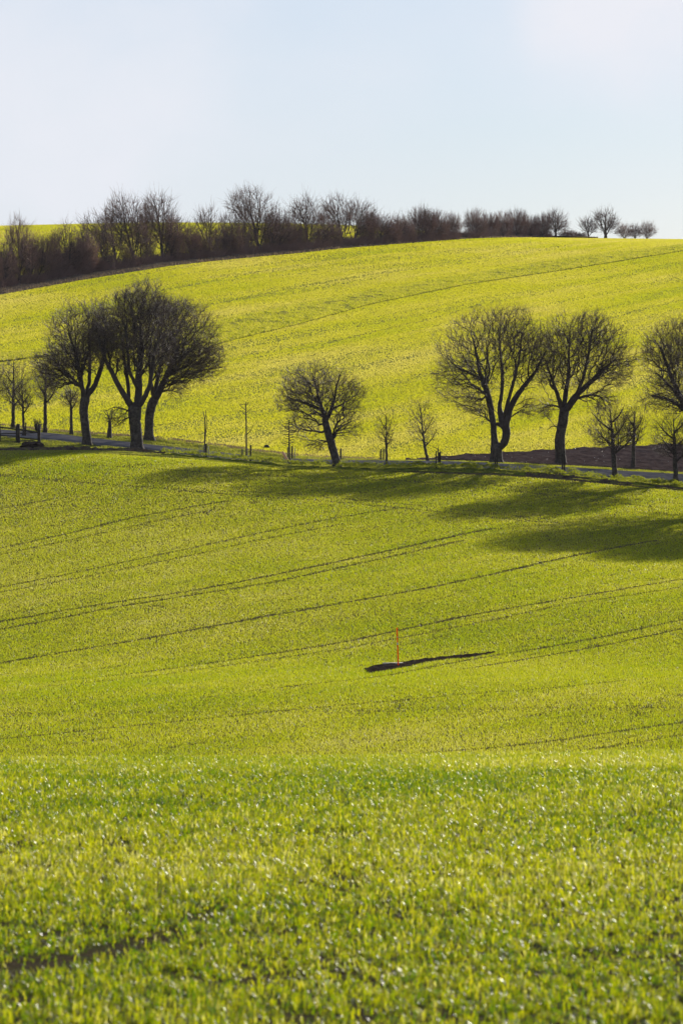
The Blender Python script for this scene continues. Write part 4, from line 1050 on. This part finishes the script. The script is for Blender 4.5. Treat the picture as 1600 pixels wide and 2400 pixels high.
# boulder
def lump(name, c, rx, ry, rz, mat, seed, label, cat, n=3, amp=0.25, sink=0.3):
    import bmesh
    bm = bmesh.new(); bmesh.ops.create_icosphere(bm, subdivisions=n, radius=1)
    me = bpy.data.meshes.new(name); bm.to_mesh(me); bm.free()
    co = np.zeros(len(me.vertices) * 3, dtype=np.float32); me.vertices.foreach_get('co', co); co = co.reshape(-1, 3)
    k = 1 + amp * (fbm(co[:, 0] * 2 + 5, co[:, 1] * 2 + co[:, 2] * 1.7, seed, 3) - .5) * 2
    co = co * k[:, None] * np.array([rx, ry, rz]); co[:, 2] += rz * (1 - sink)
    me.vertices.foreach_set('co', co.astype(np.float32).ravel()); me.update()
    o = put(name, me, mat, smooth=False); o.location = c; tag(o, label, cat); return o
lump('boulder', at1(625, 1050, 280), .2, .2, .13, M_boulder, 3, 'dark rounded boulder lying in the crop beyond the lane', 'boulder', sink=.1)
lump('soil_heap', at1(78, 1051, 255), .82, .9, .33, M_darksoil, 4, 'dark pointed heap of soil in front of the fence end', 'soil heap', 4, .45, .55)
lump('stone', at1(1125, 1403, 150), .05, .05, .04, M_boulder, 6, 'single dark clod in the middle of the green field', 'clod', sink=.2)

# fence
def fence():
    b = at1(1, 1036, 255); root = empty('wooden_fence', b)
    tag(root, 'old dark post and rail fence at the left edge of the lane', 'fence', None)
    u0, v0 = 1, 1036; m = b.y / F
    def W_(u, v, dy=0): return ((u - u0) * m, dy, (v0 - v) * m)
    posts = [(1, 1037, 995, 3), (44, 1041, 993.5, 7.5), (92.5, 1038, 996, 6.5), (39.5, 1030, 999, 3), (-52, 1034, 992, 6.5)]
    for u, a, t, w in posts:
        put('post', box_mesh('post', W_(u, a + 3, 0), W_(u - .6, t, 0), w * m, w * m), M_wood, root)
    rails = [(0, 1001, 44, 1007, 3), (44, 1006.5, 92, 1014, 4), (0, 1017, 44, 1015.5, 2.4), (44, 1015.5, 92, 1013.5, 2.6), (0, 1021, 44, 1022.5, 2.4), (44, 1025, 92, 1030, 2.6),
             (0, 1037, 44, 1035, 2.4), (44, 1034, 80, 1032, 2.4), (-52, 1000, 0, 1001, 3), (-52, 1018, 0, 1017, 2.4), (-52, 1030, 0, 1032, 2.4)]
    for k, (a, b_, c, d, w) in enumerate(rails):
        put('rail', box_mesh('rail', W_(a, b_, -.09 if k % 2 else .09), W_(c, d, -.09 if k % 2 else .09), w * m, .05), M_wood, root)
fence()

# ------------------------------------------------------------------ orange marker pole, slab, dark soil
def pole():
    b = at1(933, 1561, 140); m = b.y / F; root = empty('marker_pole', b)
    tag(root, 'thin orange snow pole standing in the dark soil of the green field', 'marker pole')
    H = 88 * m; lx = -3.2 * m
    def seg(z0, z1, r, nm, mat):
        p = np.array([[lx * z0 / H, 0, z0], [lx * z1 / H, 0, z1]]); d = p[1:] - p[:1]; rr = np.array([r])
        put(nm, tube_mesh(nm, p[:1], p[1:], rr, rr, d, d, ((0, 10),)), mat, root, True)
    r = 1.45 * m
    seg(-.1, H, r, 'rod', M_orange); seg(H * .565, H * .625, r * 1.1, 'reflective_band', M_grey); seg(H * .765, H * .78, r * 1.1, 'reflective_band', M_grey)
    seg(H, H + .03, r * 1.15, 'cap', M_orange)
    sb = at1(919, 1558.5, 140)
    me = box_mesh('concrete_slab', (-.42, 0, .0), (.47, .02, .015), .07, .22)
    o = put('concrete_slab', me, M_concrete); o.location = sb + Vector((0, .25, .03)); tag(o, 'pale flat slab half buried in dark soil at the foot of the orange pole', 'slab')
pole()
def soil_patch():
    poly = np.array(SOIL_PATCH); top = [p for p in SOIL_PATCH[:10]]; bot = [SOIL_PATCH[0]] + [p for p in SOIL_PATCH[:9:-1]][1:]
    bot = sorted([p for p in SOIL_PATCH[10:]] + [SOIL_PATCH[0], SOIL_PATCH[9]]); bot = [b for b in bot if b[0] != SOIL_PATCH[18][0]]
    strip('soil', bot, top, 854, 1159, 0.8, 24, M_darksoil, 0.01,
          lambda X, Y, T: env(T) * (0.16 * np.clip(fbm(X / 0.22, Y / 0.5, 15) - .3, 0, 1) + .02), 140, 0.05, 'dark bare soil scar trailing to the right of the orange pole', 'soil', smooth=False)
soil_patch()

def flints():
    r = np.random.default_rng(66); n = 260
    u = r.uniform(960, 1900, n); t = r.uniform(0, 1, n); a = at(u, poly_u(bound, u), 275); b = at(u, poly_u(plough_hi, u), 275)
    P = a * (1 - t[:, None]) + b * t[:, None]; P[:, 2] = ground_z(P[:, 0], P[:, 1]) + 0.16
    base = np.array([[1, 0, 0], [-1, 0, 0], [0, 1, 0], [0, -1, 0], [0, 0, 1], [0, 0, -1]], float)
    s = r.uniform(.012, .038, n) * (1 + (r.uniform(0, 1, n) > .9)); V = P[:, None] + base[None] * s[:, None, None] * r.uniform(.6, 1.2, (n, 6, 1))
    f = np.array([[0, 2, 4], [2, 1, 4], [1, 3, 4], [3, 0, 4], [2, 0, 5], [1, 2, 5], [3, 1, 5], [0, 3, 5]])
    q = (np.arange(n)[:, None, None] * 6 + f[None]).reshape(-1, 3)
    o = put('flints', mesh_from(V.reshape(-1, 3), [q], 'flints'), M_flint); tag(o, 'small pale flint stones scattered on the ploughed soil', 'stones', kind='stuff')
flints()

# ------------------------------------------------------------------ far hedge
hm = (M_hbark, M_hbark, M_htwig)
HC = ((0.12, 6), (0.0, 3))
def hbase(u):
    """distance of the hedge row at a column"""
    if u > 1150: return float(np.interp(u, [1150, 1200, 1300, 1400, 1520], [612, 625, 640, 650, 652]))
    return float(at([u], [np.interp(u, [h[0] for h in hedge_lo], [h[1] for h in hedge_lo]) - np.interp(u, [0, 600, 1100], [15, 8, 2.5])], 300)[0, 1])
def htree(u, top, uc, hw, seed, label, n=650, tw=2400, dy=0.0, low=0.2, stems=2, base=None, w=7, tl=1.1, tr=0.016, d=None):
    d = (d or hbase(u)) + dy; x = (u - UC) / F * d; v = VH - F * float(ground_z(x, d)) / d
    H = v - top; rng = np.random.default_rng(seed)
    sk = [[(u, v + 2, 0, w), (u + (uc - u) * .3, v - H * low * .8, 0, w * .7), (uc, v - H * .6, .3, w * .4), (uc + rng.uniform(-.1, .1) * hw, v - H * .95, .5, 1.0)]]
    for k in range(stems * 3):
        s = (-1) ** k; a = rng.uniform(.15, .95); z0 = rng.uniform(.08, .45) if k > 1 else .08
        fx = u + (uc - u) * z0 * 1.2
        ztop = math.sqrt(max(0.05, 1 - a * a * .8)) * rng.uniform(.85, 1.0)
        sk.append([(fx, v - H * z0, 0, w * .42), (fx + s * hw * a * .45, v - H * (z0 + (ztop - z0) * .42), rng.uniform(-1, 1), w * .26), (uc + s * hw * a, v - H * ztop, rng.uniform(-1.8, 1.8), 1.0)])
    return build_tree('hedgerow_tree', u, v, d, sk, [(uc, v - H * .62, hw * 1.08, H * .40), (uc + hw * .3, v - H * .42, hw, H * .26), (uc - hw * .5, v - H * .7, hw * .55, H * .2)], seed, label, 'tree', 'trees rising from the far hedge',
                      n_attr=n, step=0.42, di=3.6, dk=0.75, tip=0.017, twigs=tw, twig_len=tl, twig_r=tr, up=0.6, jit=0.16, shell=0.42, mats=hm, tube_cls=HC, zfloor=1.0, sink=.3)
htree(47, 514, 45, 30, 301, 'pale twiggy hedgerow tree nearest the left edge, just topping the skyline', w=7)
htree(92, 548, 88, 24, 302, 'thin hedgerow tree between the leftmost one and the dark bushes', n=400, tw=1400, w=4)
htree(160, 522, 155, 30, 303, 'sparse pale hedgerow tree just left of the darkest bush', n=420, tw=1300, w=5)
htree(258, 500, 225, 42, 304, 'crooked hedgerow tree leaning left over the darkest bush', n=550, tw=2000, w=6)
htree(275, 492, 262, 36, 305, 'slanting hedgerow tree forming a V beside the tall pair', n=450, tw=1600, dy=3, w=6)
htree(320, 454, 292, 48, 306, 'left one of the tall pair of hedgerow trees against the sky', n=950, tw=3600, w=9)
htree(384, 455, 372, 46, 307, 'right one of the tall pair of hedgerow trees, with the straightest trunk', n=950, tw=4000, w=9)
htree(346, 500, 345, 24, 308, 'slim hedgerow tree filling the gap in the tall pair', n=350, tw=1100, dy=4, w=5)
htree(420, 508, 418, 26, 309, 'lower hedgerow tree tucked right of the tall pair', n=400, tw=1500, w=5)
htree(492, 484, 490, 34, 310, 'faint feathery hedgerow tree standing alone before the tallest one', n=420, tw=1500, w=5)
htree(610, 438, 588, 56, 311, 'tallest hedgerow tree with a broad fan crown against the sky', n=1200, tw=4200, w=10)
htree(655, 492, 655, 28, 312, 'low faint hedgerow tree just right of the tallest one', n=380, tw=1200, w=4)
htree(723, 460, 716, 38, 313, 'round-headed hedgerow tree with a clear single trunk', n=650, tw=2800, w=6)
htree(806, 458, 790, 42, 314, 'fan-shaped hedgerow tree right of the round-headed one', n=700, tw=2600, w=8)
htree(826, 470, 848, 36, 315, 'hedgerow tree whose branches lean right, last of the high ones', n=600, tw=2000, w=7, dy=3)
htree(892, 506, 893, 30, 316, 'small rounded hedgerow tree ending the taller stretch of hedge', n=500, tw=2200, w=6, low=.25)
htree(1302, 496, 1300, 26, 317, 'upright tree at the right end of the brown hedge bushes', n=500, tw=2000, w=6, low=.15)
htree(1418, 491, 1418, 30, 318, 'lone spreading tree on the crest, tallest at the right', n=520, tw=1700, w=7, low=.22, dy=6)
htree(1378, 512, 1378, 20, 319, 'small tree touching the left side of the lone crest tree', n=320, tw=900, w=4, low=.2, dy=6)

EX = [(12, 560, 'slim pale stem tree at the very left edge of the hedge'), (72, 545, 'slim stem tree in the hedge right of the leftmost hedgerow tree'), (125, 540, 'slim stem tree above the brown bush left of the darkest bush'),
      (205, 530, 'slim stem tree over the top of the darkest bush'), (240, 520, 'slim stem tree beside the crooked leaning hedgerow tree'), (332, 500, 'slim stem tree among the trunks of the tall pair'),
      (400, 520, 'slim stem tree just right of the straightest hedgerow trunk'), (455, 525, 'slim stem tree left of the faint feathery tree'), (530, 500, 'slim stem tree left of the tallest hedgerow tree'),
      (565, 490, 'slim stem tree under the left edge of the tallest crown'), (636, 485, 'slim stem tree right of the tallest hedgerow trunk'), (680, 500, 'slim stem tree left of the round-headed hedgerow tree'),
      (757, 490, 'slim stem tree between the round-headed and fan-shaped trees'), (872, 500, 'slim stem tree left of the small rounded hedgerow tree'), (935, 505, 'slim stem tree above the low even bush'), (1000, 488, 'slim stem tree inside the brown clump before the gap')]
for k_, (u_, t_, l_) in enumerate(EX):
    htree(u_, t_, u_ + (-1) ** k_ * 3, 20, 340 + k_, l_, n=260, tw=800, w=3, dy=(k_ % 3) - 1.0)

def bush_mesh_variant(seed, tw=5200, n=420, H=5.0, hw=3.4, stems=9, dark=0):
    """vase-shaped multi-stem bush, local metres"""
    rng = np.random.default_rng(seed); pos = [np.array([0, 0, -.3])]; par = [-1]; 
    for s in range(stems):
        a = 2 * np.pi * s / stems + rng.uniform(-.3, .3); r = rng.uniform(.25, .75) * hw; prev = 0
        for k in range(1, 6):
            t = k / 5; pos.append(np.array([np.cos(a) * r * t ** 1.2 + rng.normal(0, .06), np.sin(a) * r * t ** 1.2 + rng.normal(0, .06), H * .55 * t * rng.uniform(.9, 1.1)])); par.append(prev); prev = len(pos) - 1
    nsk = len(pos)
    attr = ellipsoid_pts([(0, H * .55, hw, H * .46, hw, 0, 3), (0, H * .35, hw * .95, H * .3, hw * .95, 0, 1.5)], n, rng, .5); attr = attr[attr[:, 2] > .3]
    N, P = grow(pos, par, attr, rng, .6, 1, 2, .1)
    n_ = len(N); R = np.zeros(n_); acc = np.zeros(n_)
    for i in range(n_ - 1, 0, -1):
        R[i] = max(acc[i] ** (1 / 2.4) if acc[i] > 0 else .014, .014); acc[P[i]] += R[i] ** 2.4
    R[0] = .12
    ch = np.arange(1, n_); D = N[ch] - N[P[ch]]
    st = tube_mesh('stems', N[P[ch]], N[ch], np.minimum(R[P[ch]], R[ch] * 1.3), R[ch], D, D, ((0, 3),))
    src = rng.integers(5, n_, tw); d = D[src - 1]; d /= np.linalg.norm(d, axis=1)[:, None] + 1e-9
    ow = N[src] - np.array([0, 0, H * .3]); ow /= np.linalg.norm(ow, axis=1)[:, None] + 1e-9
    d = d * .4 + ow * .5 + rng.normal(0, .5, d.shape); d[:, 2] += .35; d /= np.linalg.norm(d, axis=1)[:, None]
    p0 = N[src]; ln = rng.uniform(.25, .85, tw); p1 = p0 + d * ln[:, None]; d2 = d + rng.normal(0, .25, d.shape); d2[:, 2] += .15; d2 /= np.linalg.norm(d2, axis=1)[:, None]
    p2 = p1 + d2 * ln[:, None] * .8
    r = np.full(tw, .0145)
    tm = tube_mesh('twigs', np.concatenate([p0, p1]), np.concatenate([p1, p2]), np.concatenate([r, r * .8]), np.concatenate([r * .8, r * .4]), np.concatenate([d, d2]), np.concatenate([d, d2]), ((0, 3),))
    st.materials.append(M_hbark); tm.materials.append(M_htwig); st.shade_smooth()
    return st, tm
BV = [bush_mesh_variant(401 + i, tw=[3000, 3900, 2000, 7000][i], n=[380, 480, 280, 640][i], stems=14) for i in range(4)]
def bush(u, top, hw, var, rot, label, dy=0.0, group='brown bushes making up the far hedge', sub=0):
    d = hbase(u) + dy; x = (u - UC) / F * d; z = float(ground_z(x, d)); v = VH - F * z / d
    root = empty('hedge_bush', (x, d, z)); tag(root, label, 'bush', group)
    H = (v - top) * d / F; w = hw * d / F
    root.scale = (w * 1.22 / 3.9, w * 1.2 / 3.9, H / 4.9); root.rotation_euler = (0, 0, rot)
    if u > 900 and var == 3: var = 1
    st, tm = BV[var]
    a = bpy.data.objects.new('stems', st); C.objects.link(a); a.parent = root
    b = bpy.data.objects.new('twigs', tm); C.objects.link(b); b.parent = a
BU = [(-30, 585, 34, 3, 'bush mostly outside the left edge'), (14, 592, 30, 3, 'dark bush at the left edge under the pale tree'),
      (68, 580, 26, 1, 'bush below and right of the leftmost tree'), (112, 560, 32, 1, 'tall brown bush left of the darkest bush, twigs reaching the pale field'),
      (142, 590, 26, 3, 'lower bush wedged against the darkest bush on its left'), (190, 560, 38, 3, 'darkest, roundest bush in the left part of the hedge'),
      (222, 600, 24, 3, 'low dark bush right of the roundest bush'), (255, 590, 22, 0, 'low bush at the foot of the crooked leaning tree'),
      (300, 575, 24, 2, 'thin bush under the V-shaped trees'), (345, 570, 24, 2, 'thin bush between the trunks of the tall pair'),
      (408, 545, 26, 1, 'bush at the right foot of the tall pair'), (448, 540, 26, 0, 'bush between the tall pair and the faint feathery tree'),
      (475, 550, 22, 1, 'bush just left of the feathery tree trunk'), (515, 540, 24, 1, 'bush right of the feathery tree'),
      (545, 530, 26, 1, 'bush left of the tallest hedgerow tree'), (580, 535, 24, 1, 'bush under the left side of the tallest hedgerow tree'),
      (632, 528, 26, 1, 'bush right of the trunk of the tallest hedgerow tree'), (668, 525, 26, 1, 'bush midway between the tallest and the round-headed tree'),
      (698, 530, 22, 3, 'dense bush left of the round-headed tree trunk'), (748, 530, 24, 0, 'bush between the round-headed and the fan-shaped tree'),
      (780, 525, 22, 1, 'bush at the left foot of the fan-shaped tree'), (858, 515, 24, 1, 'bush under the tree that leans right'),
      (918, 520, 24, 1, 'bush just right of the small rounded hedgerow tree'), (948, 518, 24, 3, 'low even bush before the taller brown clump'),
      (985, 492, 36, 1, 'left and tallest bush of the brown clump beside the hedge gap'), (1022, 498, 30, 1, 'middle bush of the brown clump beside the hedge gap'),
      (1058, 503, 24, 3, 'last bush of the clump before the hedge gap'), (1114, 495, 30, 1, 'first bush after the hedge gap'),
      (1148, 503, 24, 3, 'second bush after the hedge gap, low and brown'), (1178, 500, 24, 1, 'third bush after the hedge gap'),
      (1212, 495, 28, 3, 'highest bush after the hedge gap'), (1244, 508, 22, 1, 'low bush right of the highest one after the gap'),
      (1270, 505, 22, 3, 'bush beside the upright tree at the hedge end'), (1330, 540, 22, 1, 'very low scrub right of the hedge end'), (1358, 545, 18, 1, 'very low scrub touching the small crest tree'),
      (1090, 543, 20, 3, 'low scrub in the hedge gap'),
      (1462, 524, 22, 2, 'small see-through bush right of the lone crest tree'), (1487, 524, 16, 2, 'middle one of the three see-through crest bushes'), (1515, 519, 22, 2, 'last bush on the crest towards the right')]
rr_ = random.Random(5)
for (u, top, hw, var, lb) in BU:
    bush(u, top, hw, var, rr_.uniform(0, 6.28), lb, dy=rr_.uniform(-1.5, 2.5) + (6 if u > 1440 else 0))

def undergrowth():
    r = np.random.default_rng(95); n = 60000
    u = r.uniform(-300, 1290, n); off = np.interp(u, [0, 600, 1100], [15, 8, 2.5])
    c = at(u, poly_u(hedge_lo, u) - off, 300); c[:, 1] += r.normal(0, 1.3, n); c[:, 2] = ground_z(c[:, 0], c[:, 1])
    k = fbm(c[:, 0] / 1.4, c[:, 1] / 1.4, 96, 3) > .38; k &= ~((u > 1074) & (u < 1096)); c = c[k]; n = len(c)
    d = r.normal(0, .5, (n, 3)); d[:, 2] = r.uniform(.4, 1.2, n); L = r.uniform(.5, 1.5, n)[:, None]
    rr = np.full(n, .02)
    o = put('undergrowth', tube_mesh('undergrowth', c, c + d * L, rr, rr * .4, d, d, ((0, 3),)), M_htwig)
    tag(o, 'tangled brown undergrowth along the foot of the far hedge', 'undergrowth', kind='stuff')
undergrowth()

def haze():
    me = box_mesh('haze', (0, -30, -18), (0, -30, 60), 1, 1); bpy.data.meshes.remove(me)
    x0, x1, y0, y1, z0, z1 = -900, 900, -200, 1500, -60, 48
    v = np.array([[x, y, z] for z in (z0, z1) for (x, y) in ((x0, y0), (x1, y0), (x1, y1), (x0, y1))], float)
    q = np.array([[3, 2, 1, 0], [4, 5, 6, 7], [0, 1, 5, 4], [1, 2, 6, 5], [2, 3, 7, 6], [3, 0, 4, 7]])
    m, t, out = mat_new('haze'); pv = t.nodes.new('ShaderNodeVolumePrincipled')
    pv.inputs['Color'].default_value = (0.80, 0.86, 1.0, 1); pv.inputs['Density'].default_value = HAZE; pv.inputs['Anisotropy'].default_value = 0.2
    t.links.new(pv.outputs['Volume'], out.inputs['Volume'])
    o = put('haze', mesh_from(v, [q], 'haze'), m); tag(o, 'thin pale spring haze over the farmland', 'haze', kind='stuff')
HAZE = 0.000035
haze()
